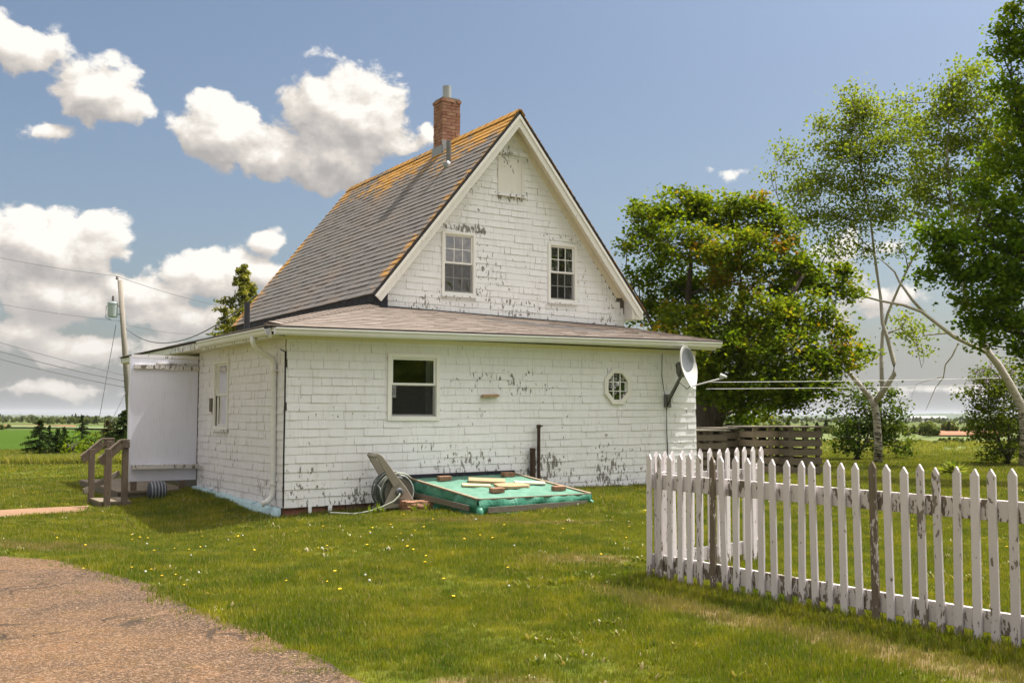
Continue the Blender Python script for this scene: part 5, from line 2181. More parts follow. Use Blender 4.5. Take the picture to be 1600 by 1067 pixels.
# ---- maple reaching in from the right edge
ZR = 22.
mr = at(1700, 760, ZR)
rbase = Vector((mr.x, mr.y, gz(mr.x, mr.y)))
P = lambda px, py, dz=0.: at(px, py, ZR + dz)
trunks = [([rbase, P(1700, 600), P(1690, 420), P(1680, 250), P(1660, 100), P(1650, -60), P(1650, -150)], [.36, .32, .27, .2, .14, .08, .04]),
          ([P(1694, 480), P(1640, 420, -.3), P(1580, 390, -.5), P(1520, 370, -.5), P(1470, 380, -.4)], [.18, .14, .10, .07, .03]),
          ([P(1690, 400), P(1640, 300, .3), P(1600, 220, .4), P(1580, 120, .3)], [.16, .12, .08, .03])]
LB = [(1600, 45, 34, 44, 0, .10, 1), (1572, 80, 26, 30, 0, .08, 1), (1590, 130, 44, 44, 0, .08, 1), (1560, 55, 16, 18, .2, .05, .8), (1620, 0, 50, 40, 0, .1, 1), (1605, 190, 40, 40, .2, -.05, 1),
      (1575, 250, 40, 34, .3, .05, .9), (1610, 270, 40, 44, .0, -.1, 1), (1545, 300, 36, 26, .2, -.08, .9), (1590, 330, 44, 36, -.3, -.05, 1), (1540, 350, 46, 32, -.4, -.04, 1), (1490, 358, 36, 26, -.4, -.02, 1),
      (1462, 385, 28, 24, -.4, .0, .9), (1510, 400, 50, 36, -.6, -.08, 1.1), (1565, 405, 52, 40, -.6, -.1, 1.1), (1610, 400, 40, 50, -.4, -.1, 1.1), (1478, 425, 36, 26, -.3, -.05, 1), (1535, 450, 50, 34, -.6, -.08, 1.1), (1590, 465, 46, 40, -.5, -.06, 1.1),
      (1560, 500, 44, 34, -.5, -.04, 1), (1520, 505, 32, 24, -.4, .0, .8), (1600, 525, 36, 34, -.2, -.05, .9), (1500, 470, 28, 20, -.2, .0, .8), (1550, 540, 30, 20, -.3, .0, .7), (1445, 360, 16, 14, -.2, .1, .7), (1612, 560, 26, 26, -.3, .05, 1.), (1598, 540, 20, 14, -.3, .05, .8),
      (1700, 20, 80, 60, 0, .05, .8), (1760, 120, 70, 60, .4, 0, .8), (1720, 220, 80, 60, -.6, 0, .8), (1800, 240, 60, 60, .2, 0, .8), (1760, 330, 80, 50, -.5, -.05, .8), (1820, 390, 70, 50, .3, 0, .8), (1730, 420, 60, 40, -.7, -.05, .8), (1780, 480, 80, 44, .2, 0, .8), (1690, -80, 70, 60, 0, .1, .8)]
lobed_tree('maple_tree', 'dense green maple crown reaching in at the right edge', 'tree', rbase, trunks, LB, ZR, .095, 'maple_leaf_b', 'maple_bark', 5.0, .16, 76, .46, 22)

# ---- birch with forked white trunk
ZB = 32.
bb = at(1372, 724, ZB)
bbase = Vector((bb.x, bb.y, gz(bb.x, bb.y)))
P = lambda px, py, dz=0.: at(px, py, ZB + dz)
trunks = [([bbase, P(1372, 690), P(1370, 655), P(1366, 632), P(1361, 622)], [.14, .115, .11, .11, .10]),
          ([P(1366, 630), P(1344, 602, .2), P(1326, 582, .3), P(1319, 548, .4), P(1308, 502, .4), P(1300, 470, .3), P(1280, 432, .2), P(1252, 390, .1), P(1228, 345), P(1214, 305), P(1210, 265)], [.085, .072, .062, .056, .05, .045, .038, .03, .022, .015, .008]),
          ([P(1366, 630), P(1382, 608, -.2), P(1397, 585, -.3), P(1397, 566, -.3), P(1387, 530, -.3), P(1379, 505, -.2), P(1376, 465), P(1370, 425), P(1366, 395), P(1360, 340), P(1345, 270), P(1336, 200), P(1332, 150)], [.09, .085, .075, .068, .06, .055, .047, .042, .036, .03, .022, .015, .008]),
          ([P(1378, 606), P(1377, 560, .5), P(1379, 520, .6), P(1387, 490, .6), P(1402, 455, .5), P(1418, 420, .4), P(1440, 380, .2), P(1444, 320), P(1432, 260), P(1428, 190)], [.062, .056, .05, .044, .038, .032, .026, .02, .014, .007]),
          ([P(1384, 522), P(1408, 512, .2), P(1432, 538, .4), P(1440, 575, .5)], [.035, .025, .016, .006]),
          ([P(1326, 580), P(1300, 590, .1), P(1270, 606, .2)], [.03, .018, .006])]
LB = [(1336, 158, 20, 24, 0, .05, .8), (1350, 180, 30, 26, 0, .05, .8), (1330, 205, 40, 26, .5, 0, .8), (1310, 235, 40, 24, .4, .05, .8), (1345, 245, 44, 26, -.4, 0, .8), (1390, 190, 34, 24, .3, 0, .7), (1400, 225, 40, 26, -.3, 0, .7),
      (1225, 235, 10, 16, 0, .1, .8), (1240, 248, 14, 18, .1, .08, .9), (1205, 270, 12, 14, 0, .1, .7), (1280, 200, 22, 14, .2, .08, .7), (1285, 285, 46, 26, .3, .05, .8), (1250, 300, 30, 22, -.2, .08, .7), (1330, 290, 40, 26, .2, 0, .8), (1380, 275, 40, 24, 0, 0, .7),
      (1265, 340, 42, 26, .3, .02, .8), (1320, 340, 44, 26, -.3, 0, .8), (1370, 330, 36, 24, .2, 0, .7), (1300, 385, 36, 20, .3, 0, .6), (1400, 330, 30, 24, 0, 0, .6), (1350, 390, 30, 18, -.2, 0, .5),
      (1430, 195, 30, 22, .2, 0, .7), (1440, 245, 34, 24, 0, 0, .7), (1450, 300, 30, 24, .3, 0, .6), (1410, 395, 22, 14, 0, 0, .5), (1430, 520, 26, 14, .3, .05, .9), (1415, 500, 20, 10, .3, .05, .7), (1440, 545, 18, 10, .4, .05, .7)]
birch = lobed_tree('birch_tree', 'forked white birch with thin light leaves behind the picket fence', 'tree', bbase, trunks, LB, ZB, .09, 'birch_leaf', 'birch_bark', 7.6, .25, 46, .58, 23, up=.2, droop=.6, twig_r=.010, shell=.1)

# ---- leaning birch at the right
ZC = 30.
cb = at(1600, 735, ZC)
cbase = Vector((cb.x, cb.y, gz(cb.x, cb.y)))
P = lambda px, py, dz=0.: at(px, py, ZC + dz)
trunks = [([cbase, P(1602, 680), P(1597, 636), P(1578, 600), P(1560, 570), P(1545, 552), P(1530, 520), P(1516, 490), P(1506, 450), P(1492, 390), P(1486, 320), P(1480, 240), P(1484, 170), P(1486, 120)], [.145, .135, .12, .11, .10, .092, .082, .075, .064, .052, .042, .03, .02, .009]),
          ([P(1545, 552), P(1515, 538, -.2), P(1490, 526, -.3), P(1462, 504, -.4), P(1440, 487, -.4), P(1412, 477, -.4), P(1375, 470, -.3), P(1342, 461, -.3), P(1300, 461, -.2), P(1264, 456, -.2)], [.065, .058, .052, .048, .043, .037, .03, .024, .016, .007]),
          ([P(1442, 487), P(1425, 468, -.2), P(1405, 440, 0), P(1398, 425), P(1384, 412), P(1366, 398)], [.045, .04, .032, .026, .018, .008]),
          ([P(1515, 538), P(1485, 520, .2), P(1452, 523, .2), P(1440, 526, .2)], [.035, .03, .02, .008]),
          ([P(1497, 536), P(1488, 556, .1), P(1477, 570, .1), P(1474, 590, .2), P(1462, 605, .2), P(1452, 628, .2), P(1446, 642, .2)], [.026, .022, .02, .016, .012, .008, .004]),
          ([P(1474, 588), P(1452, 594, .2), P(1432, 600, .2), P(1424, 620, .2)], [.014, .010, .006, .003]),
          ([P(1492, 390), P(1515, 330, .2), P(1530, 260, .2), P(1525, 190), P(1515, 130)], [.045, .036, .028, .018, .008])]
LB = [(1500, 128, 26, 20, 0, .05, .8), (1480, 150, 24, 20, .2, .05, .8), (1520, 110, 26, 18, .2, .05, .7), (1470, 180, 34, 22, 0, 0, .8), (1510, 170, 36, 26, .2, 0, .8), (1545, 150, 26, 24, .3, 0, .7), (1460, 215, 30, 22, -.2, 0, .7), (1500, 225, 40, 26, .2, 0, .8),
      (1540, 215, 34, 26, .3, 0, .7), (1470, 265, 36, 24, 0, 0, .7), (1520, 280, 36, 24, 0, 0, .7), (1460, 310, 30, 20, .2, 0, .6), (1450, 340, 24, 18, 0, 0, .6), (1500, 320, 30, 20, .2, 0, .6), (1560, 260, 30, 30, .4, 0, .9), (1535, 320, 30, 26, .3, 0, .9), (1575, 200, 30, 30, .3, 0, .9), (1430, 290, 26, 22, 0, 0, .8), (1420, 160, 22, 16, .1, .05, .6)]
lobed_tree('birch_tree', 'leaning birch with a long bare low branch at the right', 'tree', cbase, trunks, LB, ZC, .095, 'birch_leaf', 'birch_bark', 8., .24, 46, .58, 24, up=.2, droop=.6, twig_r=.010, shell=.1)

# ---- trees across the yard, behind the camera: the windows mirror them
src = [o for o in COL.objects if o.get('label', '').startswith('large round maple')][0]
for (X, Y, rz, sc, lab) in ((33, -7, .6, 1., 'maple across the yard mirrored in the ground floor window'), (40, 3.5, 2.2, 1.8, 'maple by the road mirrored in the right attic window'),
                        (30, -1.5, 4.1, 1.12, 'maple behind the camera mirrored in the left attic window'), (46, -9, 5.2, 1.3, 'maple farther off mirrored between the nearer ones')):
    o = copy_thing(src, (X, Y, gz(X, Y)), rz, label=lab, group='maples across the yard')
    o.scale = (sc,) * 3

# ---- shrubs
def shrub(label, px, py, Z, lobes, mat, leaf, seed, dens=3., tone=.42, cat='shrub', name='shrub', per=40, cs=.17, sh_=1.):
    q = at(px, py, Z)
    base = Vector((q.x, q.y, gz(q.x, q.y)))
    k_ = sh_
    tr = [([base, base + Vector((.05, 0, .5)) * k_, base + Vector((.1, .1, 1.2)) * k_], [.06, .045, .02]),
          ([base + Vector((.1, .1, 0)), base + Vector((-.2, 0, .6)) * k_, base + Vector((-.4, .1, 1.3)) * k_], [.05, .035, .015]),
          ([base + Vector((-.1, 0, 0)), base + Vector((.3, 0, .6)) * k_, base + Vector((.5, .1, 1.2)) * k_], [.05, .035, .015])]
    return lobed_tree(name, label, cat, base, tr, lobes, Z, leaf, mat, 'maple_bark', dens, cs, per, tone, seed)


shrub('dark green leafy bush around the foot of the forked birch', 1340, 720, 34, [(1340, 690, 34, 26, .2, -.1, 1.2), (1322, 650, 26, 26, .2, 0, 1), (1350, 640, 30, 30, .3, 0, 1), (1385, 650, 28, 30, .5, .1, 1), (1400, 685, 26, 28, .5, .12, 1), (1335, 615, 26, 18, .2, .08, .9), (1372, 612, 26, 18, .4, .08, .9), (1406, 634, 16, 16, .4, .1, .8), (1316, 680, 16, 22, .1, -.05, 1), (1365, 680, 26, 26, .4, -.1, 1.1), (1415, 700, 14, 14, .4, .1, .8)],
      'shrub_leaf', .11, 31, 3.2)
shrub('tall lilac bush with fading flowers under the leaning birch', 1575, 735, 31, [(1545, 600, 30, 24, 0, .05, 1), (1580, 590, 34, 26, 0, .05, 1), (1525, 630, 24, 24, .1, .05, .9), (1560, 640, 34, 28, .2, .0, 1), (1605, 630, 30, 34, .2, 0, 1), (1525, 665, 22, 20, .2, .05, .8), (1560, 680, 34, 26, .5, -.15, 1.1), (1555, 710, 30, 16, .6, -.2, 1.2), (1600, 680, 30, 30, .3, -.05, .9), (1532, 590, 20, 14, 0, .05, .8), (1515, 615, 16, 16, -.2, .1, 1), (1545, 620, 34, 26, 0, .1, 1.2), (1585, 655, 30, 30, .4, .1, 1.2), (1605, 600, 22, 26, .3, .1, 1.1), (1545, 665, 32, 24, -.2, .0, 1.2), (1570, 705, 34, 18, -.5, -.1, 1.2)],
      'lilac_leaf', .085, 32, 4.6, .5)
lil = []
for k in range(9):
    px, py = [(1527, 583), (1536, 578), (1548, 572), (1556, 590), (1518, 600), (1570, 574), (1542, 596), (1531, 606), (1583, 580)][k]
    q = at(px, py, 30.4)
    r = np.random.default_rng(k)
    lil.append(np.array(q) + r.normal(size=(26, 3)) * [.035, .035, .07])
me = leaf_mesh('lilac_flower', np.vstack(lil), .035, 'lilac', np.full(9 * 26, .5), 0, .9, 5)
link('lilac_flower', me, None, label='small faded purple lilac flower heads among the bush leaves', category='flowers', kind='stuff')


def conifer(name, label, px, pyb, pyt, Z, spread, mat, seed, n=2600, needle=.16, sparse=0., group=None, cat='tree', both=True):
    q = at(px, pyb, Z)
    top = at(px, pyt, Z).z
    base = Vector((q.x, q.y, gz(q.x, q.y)))
    Hh = top - base.z
    rs = random.Random(seed)
    r = np.random.default_rng(seed)
    t = thing(name, label, cat, base, 0, group)
    mb = MB()
    mb.tube([(0, 0, -.1), (0, 0, Hh * .5), (0, 0, Hh * .97)], [Hh * .022, Hh * .014, .012], 8)
    mb.build('trunk', ['maple_bark'], t, smooth=True)
    C, T, segs = [], [], []
    nb = int(34 + Hh * 14)
    for k in range(nb):
        h = Hh * (.06 + .93 * (k / nb) ** .85)
        ln = spread * (1.55 if Hh < 3 else 1.) * (1 - h / Hh) ** .9 * rs.uniform(.65, 1.15) + .02 * Hh ** .5
        if rs.random() < sparse:
            ln *= .35
        a = rs.uniform(0, 2 * pi)
        tip = Vector((cos(a) * ln, sin(a) * ln, -ln * .22 + ln * ln * .06))
        p0 = Vector((0, 0, h))
        segs.append(([p0, p0 + tip * .5 + Vector((0, 0, -.02)), p0 + tip], .012 + .006 * ln, .004))
        m_ = max(6, int(n / nb * (.35 + ln / spread)))
        u = r.uniform(.12, 1.05, m_)[:, None]
        wd = min(.05, .02 * Hh) + .10 * ln * (1 - u * .6)
        C.append(np.array(p0) + np.array(tip) * u + r.normal(size=(m_, 3)) * wd * np.array([.8, .8, .45]))
        T.append(.45 + r.normal() * .12 + r.normal(size=m_) * .16 + .25 * (u[:, 0] - .6))
    link('foliage', leaf_mesh('foliage', np.vstack(C), needle, mat, np.concatenate(T), .2, .34, seed, .3), t, kind='stuff')
    link('twigs', twig_mesh('twigs', segs, 'maple_bark', 3), t, kind='stuff')
    return t


conifer('spruce_tree', 'sunlit spruce rising behind the low end of the farmhouse roof', 376, 700, 411, 40, 3.6, 'pine_needle', 41, 15000, .20, .15)
conifer('spruce_tree', 'small ragged spruce left of the taller one behind the roof', 347, 700, 478, 40.5, 1.5, 'pine_needle', 42, 4500, .18, .2)
conifer('spruce_tree', 'broad dark spruce, leftmost of the row at the field edge', 61, 714, 655, 37.5, .50, 'spruce_needle', 43, 3600, .075, .05)
conifer('spruce_tree', 'narrow young spruce touching the right side of the broad one', 76, 709, 664, 39, .22, 'spruce_needle', 44, 1600, .065)
conifer('spruce_tree', 'dark spruce with two pointed tops in the middle of the row', 89, 714, 669, 38, .32, 'spruce_needle', 45, 2000, .07)
conifer('spruce_tree', 'dark spruce just right of the two topped one', 99, 714, 667, 38.6, .36, 'spruce_needle', 46, 2200, .07)
conifer('spruce_tree', 'tall thin spruce with a leaning top and bare patches', 127, 712, 648, 42, .40, 'spruce_needle', 47, 1800, .08, .4)
conifer('spruce_tree', 'brownish larch beside the porch handrail', 168, 712, 656, 41, .55, 'brown_needle', 48, 2400, .085, .2)
conifer('spruce_tree', 'full green spruce beside the utility pole and porch screen', 192, 716, 640, 40, .75, 'spruce_needle', 49, 4600, .09)
shrub('light green bush between the spruces, left of the handrail', 110, 717, 38, [(112, 700, 14, 12, 0, 0, 1.2), (122, 692, 14, 12, .2, .1, 1.2), (104, 708, 12, 8, 0, .1, 1.2)], 'maple_leaf_b', .09, 51, 4.5, .6, per=36, cs=.13, sh_=.3)
shrub('green bush just left of the porch handrail posts', 145, 717, 39, [(142, 692, 16, 14, .2, .15, 1.2), (152, 702, 14, 12, 0, -.1, 1.2), (133, 704, 12, 9, 0, .0, 1.2)], 'shrub_leaf', .09, 52, 4.5, .6, per=36, cs=.13, sh_=.3)

# ---- hosta clump behind the fence
q = at(1490, 733, 26.)
HO = thing('hosta_plant', 'pale striped leafy clump on the shaded lawn behind the fence', 'plant', (q.x, q.y, gz(q.x, q.y)))
mb = MB()
rs = random.Random(5)
for k in range(85):
    a = rs.uniform(0, 2 * pi)
    e = rs.uniform(.15, 1.25)
    ln = rs.uniform(.28, .48)
    d = Vector((cos(a) * cos(e), sin(a) * cos(e), sin(e)))
    sd = Vector((-sin(a), cos(a), 0))
    p1 = d * ln * .55
    p2 = d * ln + Vector((0, 0, -.09 * cos(e)))
    wd = rs.uniform(.035, .06)
    mb.face([Vector((0, 0, .02)) + d * .03, p1 - sd * wd, p2, p1 + sd * wd])
me = mb.mesh('leaves', ['hosta_leaf'])
at_ = me.attributes.new('tint', 'FLOAT', 'POINT')
at_.data.foreach_set('value', np.repeat(np.clip(rng.normal(.55, .25, 85), 0, 1), 4).astype(np.float32))
link('leaves', me, HO, kind='stuff')

# weeds by the stone
mb = MB()
for (cx, cy) in ((1.15, -.66), (1.22, -.7), (1.62, -.90), (1.78, -.92), (1.05, -.62)):
    c = H2W(cx, cy)
    c.z = gz(c.x, c.y)
    for k in range(9):
        a, e = rs.uniform(0, 6.28), rs.uniform(.6, 1.4)
        ln = rs.uniform(.10, .19)
        d = Vector((cos(a) * cos(e), sin(a) * cos(e), sin(e)))
        sd = Vector((-sin(a), cos(a), 0)) * .014
        mb.face([c, c + d * ln * .6 - sd, c + d * ln, c + d * ln * .6 + sd])
me = mb.mesh('weed', ['hosta_leaf'])
at_ = me.attributes.new('tint', 'FLOAT', 'POINT')
at_.data.foreach_set('value', np.full(len(me.vertices), .3, np.float32))
link('weed', me, None, kind='stuff', label='small green weeds sprouting around the stone block and hose reel', category='weeds')


# ---- instancing of grass and far trees
def scatter(name, pts, kinds, rot, scale, protos, kind='stuff', tilt=None):
    """One object whose points carry small meshes."""
    me = bpy.data.meshes.new(name)
    n = len(pts)
    me.vertices.add(n)
    me.vertices.foreach_set('co', np.asarray(pts, np.float32).ravel())
    for nm, ty, val in (('rotz', 'FLOAT', rot), ('size', 'FLOAT', scale), ('pick', 'INT', kinds)):
        a = me.attributes.new(nm, ty, 'POINT')
        a.data.foreach_set('value', np.asarray(val, np.float32 if ty == 'FLOAT' else np.int32))
    o = link(name, me, kind=kind)
    coll = bpy.data.collections.new(name + '_source')
    for k, pm in enumerate(protos):
        po = bpy.data.objects.new('%s_source_%02d' % (name, k), pm)
        coll.objects.link(po)
    ng = bpy.data.node_groups.new(name + '_nodes', 'GeometryNodeTree')
    ng.interface.new_socket('Geometry', in_out='INPUT', socket_type='NodeSocketGeometry')
    ng.interface.new_socket('Geometry', in_out='OUTPUT', socket_type='NodeSocketGeometry')
    N = ng.nodes.new
    gi, go = N('NodeGroupInput'), N('NodeGroupOutput')
    iop, ci = N('GeometryNodeInstanceOnPoints'), N('GeometryNodeCollectionInfo')
    ci.inputs['Collection'].default_value = coll
    ci.inputs['Separate Children'].default_value = True
    ci.inputs['Reset Children'].default_value = True

    def named(nm, ty):
        a = N('GeometryNodeInputNamedAttribute')
        a.data_type = ty
        a.inputs['Name'].default_value = nm
        return a.outputs[0]
    cx = N('ShaderNodeCombineXYZ')
    Lk = ng.links.new
    Lk(named('rotz', 'FLOAT'), cx.inputs[2])
    Lk(gi.outputs[0], iop.inputs['Points'])
    Lk(ci.outputs[0], iop.inputs['Instance'])
    iop.inputs['Pick Instance'].default_value = True
    Lk(named('pick', 'INT'), iop.inputs['Instance Index'])
    Lk(cx.outputs[0], iop.inputs['Rotation'])
    Lk(named('size', 'FLOAT'), iop.inputs['Scale'])
    Lk(iop.outputs[0], go.inputs[0])
    md = o.modifiers.new('scatter', 'NODES')
    md.node_group = ng
    return o


def clump(name, nblade, rad, hgt, wid, seed, mat='grass_blade', lean=.5):
    r = random.Random(seed)
    V, Fq, T = [], [], []
    for k in range(nblade):
        a, d = r.uniform(0, 6.28), rad * sqrt(r.random())
        x, y = d * cos(a), d * sin(a)
        h = hgt * r.uniform(.5, 1.25)
        b_ = r.uniform(0, 6.28)
        ln = r.uniform(.1, 1.) * lean * h
        dx_, dy_ = cos(b_) * ln, sin(b_) * ln
        sx, sy = -sin(b_ + r.uniform(-.7, .7)) * wid, cos(b_) * wid
        i = len(V)
        V += [(x - sx, y - sy, -.01), (x + sx, y + sy, -.01), (x + dx_ * .35 + sx * .8, y + dy_ * .35 + sy * .8, h * .55), (x + dx_ * .35 - sx * .8, y + dy_ * .35 - sy * .8, h * .55),
              (x + dx_ + sx * .12, y + dy_ + sy * .12, h), (x + dx_ - sx * .12, y + dy_ - sy * .12, h)]
        Fq += [(i, i + 1, i + 2, i + 3), (i + 3, i + 2, i + 4, i + 5)]
        T += [r.random()] * 6
    return np_mesh(name, np.array(V), np.array(Fq), mat, np.array(T))


near_cl = [clump('blades', 16, .055, .042, .0021, 60 + k) for k in range(6)]
mid_cl = [clump('blades', 26, .13, .05, .0036, 70 + k) for k in range(5)]
far_cl = [clump('blades', 40, .30, .055, .008, 80 + k) for k in range(4)]
HOUSEPOLY = [(-.02, -.0), (7.6, -.0), (7.6, 9.7), (-1.4, 9.7), (-1.4, 4.45), (-.02, 4.45)]


def blocked(X, Y):
    x, y = W2H(X, Y)
    k = inside(HOUSEPOLY, x, y) | inside([(1.9, 0), (3.8, 0), (3.88, -2.04), (2.0, -2.02)], x, y) | inside([(-2.0, 3.3), (-1.4, 3.3), (-1.4, 4.2), (-2., 4.2)], x, y)
    jx, jy = X + rng.normal(size=X.shape) * .10, Y + rng.normal(size=X.shape) * .10
    k |= inside(DRIVE, jx, jy) | inside(PATH, X + rng.normal(size=X.shape) * .03, Y + rng.normal(size=X.shape) * .03)
    return k


def wedge(n, y0, y1, m=.78):
    n = int(n * m / .55)
    """Points in the view's wedge between two depths, evenly by area."""
    Y = np.sqrt(rng.uniform(y0 * y0, y1 * y1, n))
    X = rng.uniform(-m, m, n) * Y
    return X, Y


def lawn(n, y0, y1, k0, k1, s0, s1):
    X, Y = wedge(n, y0, y1)
    ok = ~blocked(X, Y)
    # thinner where the lawn is worn
    u = (X - 1.208) * .829 + (Y - 9.239) * .5597
    worn = ((u > -1.1) & (u < -.45) & (X > .3) & (Y < 9.6)) | (((X + .15) / .55) ** 2 + ((Y - 5.75) / .3) ** 2 < 1) | (((X - .55) / .8) ** 2 + ((Y - 10.6) / .5) ** 2 < 1)
    ok &= ~(worn & (rng.random(len(X)) < .5))
    X, Y = X[ok], Y[ok]
    tall_ = .5 + .5 * np.sin(X * 1.9 + 1.6 * np.sin(Y * 1.1 + .4 * X)) * np.sin(Y * 1.6 + 1.2 * np.sin(X * 1.4))
    return np.stack([X, Y, ground_z(X, Y)], 1), rng.integers(k0, k1, len(X)), rng.uniform(0, 6.28, len(X)), rng.uniform(s0, s1, len(X)) * (.62 + .62 * tall_)


sets = [lawn(21000, 4.6, 8.5, 0, 6, .7, 1.25), lawn(30000, 8.2, 14.5, 0, 6, .8, 1.35), lawn(9000, 7., 16, 6, 11, .6, 1.1), lawn(22000, 14, 24, 6, 11, .8, 1.3), lawn(10000, 22, 42, 11, 15, .8, 1.2)]
# taller tufts along the foot of the fence and the walls
ex_ = []
for k in range(1500):
    s = rng.uniform(-.3, 4.2)
    p = FA + FD * s + NM * (rng.normal(.02, .06) if k % 3 == 0 else rng.uniform(.0, .36))
    ex_.append((p.x, p.y))
for k in range(150):
    p = FA + FE * rng.uniform(0, 1.8) + NE * rng.normal(0, .06)
    ex_.append((p.x, p.y))
for k in range(520):
    p = H2W(rng.uniform(.3, 7.9), -.05 - abs(rng.normal(0, .05)))
    ex_.append((p.x, p.y))
for k in range(300):
    p = H2W(-.22 - abs(rng.normal(0, .06)), rng.uniform(.0, 4.5))
    ex_.append((p.x, p.y))
ex_ = np.array(ex_)
sets.append((np.column_stack([ex_, ground_z(ex_[:, 0], ex_[:, 1])]), rng.integers(0, 6, len(ex_)), rng.uniform(0, 6.28, len(ex_)), rng.uniform(.9, 1.9, len(ex_))))
# sprigs in the cracks of the drive
dr = []
for k in range(26):
    cx, cy = rng.uniform(-4.8, -.9), rng.uniform(6, 10.4)
    n = rng.integers(3, 12)
    th = rng.uniform(-.5, .9)
    for q in range(n):
        t = rng.normal(0, .14)
        dr.append((cx + t * cos(th) + rng.normal(0, .02), cy + t * sin(th) + rng.normal(0, .02)))
dr = np.array(dr)
dr = dr[inside(DRIVE, dr[:, 0], dr[:, 1])]
sets.append((np.column_stack([dr, ground_z(dr[:, 0], dr[:, 1])]), rng.integers(0, 6, len(dr)), rng.uniform(0, 6.28, len(dr)), rng.uniform(.35, .75, len(dr))))
weed_cl = [clump('weed_leaves', 16, .05, .030, .011, 300 + k, 'grass_blade', 1.6) for k in range(3)]
X, Y = wedge(2600, 5., 20.)
X, Y = X + .5 * np.sin(Y * 2.1), Y
ok = ~blocked(X, Y) & (np.sin(X * 1.7 + 1.3 * np.sin(Y * .9)) + np.sin(Y * 1.3 + X) > .1)
X, Y = X[ok], Y[ok]
sets.append((np.stack([X, Y, ground_z(X, Y)], 1), rng.integers(15, 18, len(X)), rng.uniform(0, 6.28, len(X)), rng.uniform(.6, 1.5, len(X))))
scatter('grass', *[np.concatenate([s[i] for s in sets]) for i in range(4)], near_cl + mid_cl + far_cl + weed_cl)

# loose stones on the drive and along its edge
stones = []
for k in range(5):
    bm = bmesh.new()
    bmesh.ops.create_icosphere(bm, subdivisions=1, radius=1)
    for v in bm.verts:
        v.co = Vector((v.co.x * random.uniform(.7, 1.2), v.co.y * random.uniform(.7, 1.2), v.co.z * random.uniform(.4, .7)))
    me = bpy.data.meshes.new('pebble')
    bm.to_mesh(me)
    bm.free()
    me.materials.append(MATS['pebble'])
    stones.append(me)
X, Y = wedge(9000, 4.8, 11.)
ok = inside(DRIVE, X + rng.normal(size=X.shape) * .05, Y + rng.normal(size=X.shape) * .05)
X, Y = X[ok], Y[ok]
sz = rng.uniform(.0025, .006, len(X)) * np.where(rng.random(len(X)) < .03, 2.2, 1.)
scatter('gravel', np.stack([X, Y, ground_z(X, Y) + .013], 1), rng.integers(0, 5, len(X)), rng.uniform(0, 6.28, len(X)), sz, stones)

# unmown strip at the field edge and the weedy field
tall = [clump('tall_blades', 26, .22, .22, .009, 90 + k, 'tall_blade', .7) for k in range(5)]
n = 2600
X = rng.uniform(-18, -4, n)
Y = 29.6 + X * -.02 + np.abs(rng.normal(0, .75, n)) + .4 * np.sin(X * .9)
n2 = 6500
X2, Y2 = wedge(n2, 38, 60)
ok = (X2 > 5) & (Y2 < 58)
X2, Y2 = X2[ok], Y2[ok]
X, Y = np.concatenate([X, X2]), np.concatenate([Y, Y2])
scatter('tall_grass', np.stack([X, Y, ground_z(X, Y)], 1), rng.integers(0, 5, len(X)), rng.uniform(0, 6.28, len(X)), np.concatenate([rng.uniform(.55, 1.1, n), rng.uniform(.4, .9, len(X2))]), tall)

# ---- dandelions on the lawn: each flower a thing of its own
def dandelion_mesh(seedhead):
    mb = MB()
    h = .075 if not seedhead else .11
    mb.tube([(0, 0, 0), (.008, 0, h * .6), (.01, 0, h)], .0022, 4, 1)
    if seedhead:
        mb.lathe([(.004, h - .006), (.019, h + .002), (.024, h + .018), (.016, h + .034), (.004, h + .038)], 9, 0, Matrix.Translation((.01, 0, 0)))
    else:
        mb.lathe([(.006, h - .006), (.021, h + .002), (.022, h + .008), (.008, h + .013)], 9, 0, Matrix.Translation((.01, 0, 0)))
    mb_m = mb.mesh('dandelion', ['seed_white' if seedhead else 'petal_yellow', 'tall_blade'])
    a = mb_m.attributes.new('tint', 'FLOAT', 'POINT')
    a.data.foreach_set('value', np.full(len(mb_m.vertices), .3, np.float32))
    return mb_m


dy_, dw_ = dandelion_mesh(False), dandelion_mesh(True)
nd = 0
cent = [(-2.2, 11.6, .9), (-1.6, 12.6, .9), (-3.2, 12.1, .8), (-1.0, 10.6, .8), (-.4, 12.2, 1.1), (.3, 13.2, 1.2), (-2.8, 9.8, .6), (-1.3, 8.9, .5), (-5.2, 13.2, .8), (2., 14.5, 1.2), (4.5, 13.5, 1.5)]
while nd < 95:
    cx, cy, s = random.choice(cent)
    X, Y = random.gauss(cx, s), random.gauss(cy, s * .7)
    if blocked(np.array([X]), np.array([Y]))[0] or Y < 6:
        continue
    wh = random.random() < .2
    nd += 1
    link('dandelion', dw_ if wh else dy_, None, (X, Y, gz(X, Y)), (random.uniform(-.2, .2), random.uniform(-.2, .2), random.uniform(0, 6)), (random.uniform(.42, .72) * (.75 if wh else 1.),) * 3,
         label='dandelion gone to a white seed ball in the lawn' if wh else 'small yellow dandelion blooming in the mown lawn', category='dandelion',
         group='white dandelion heads on the lawn' if wh else 'yellow dandelions on the lawn')


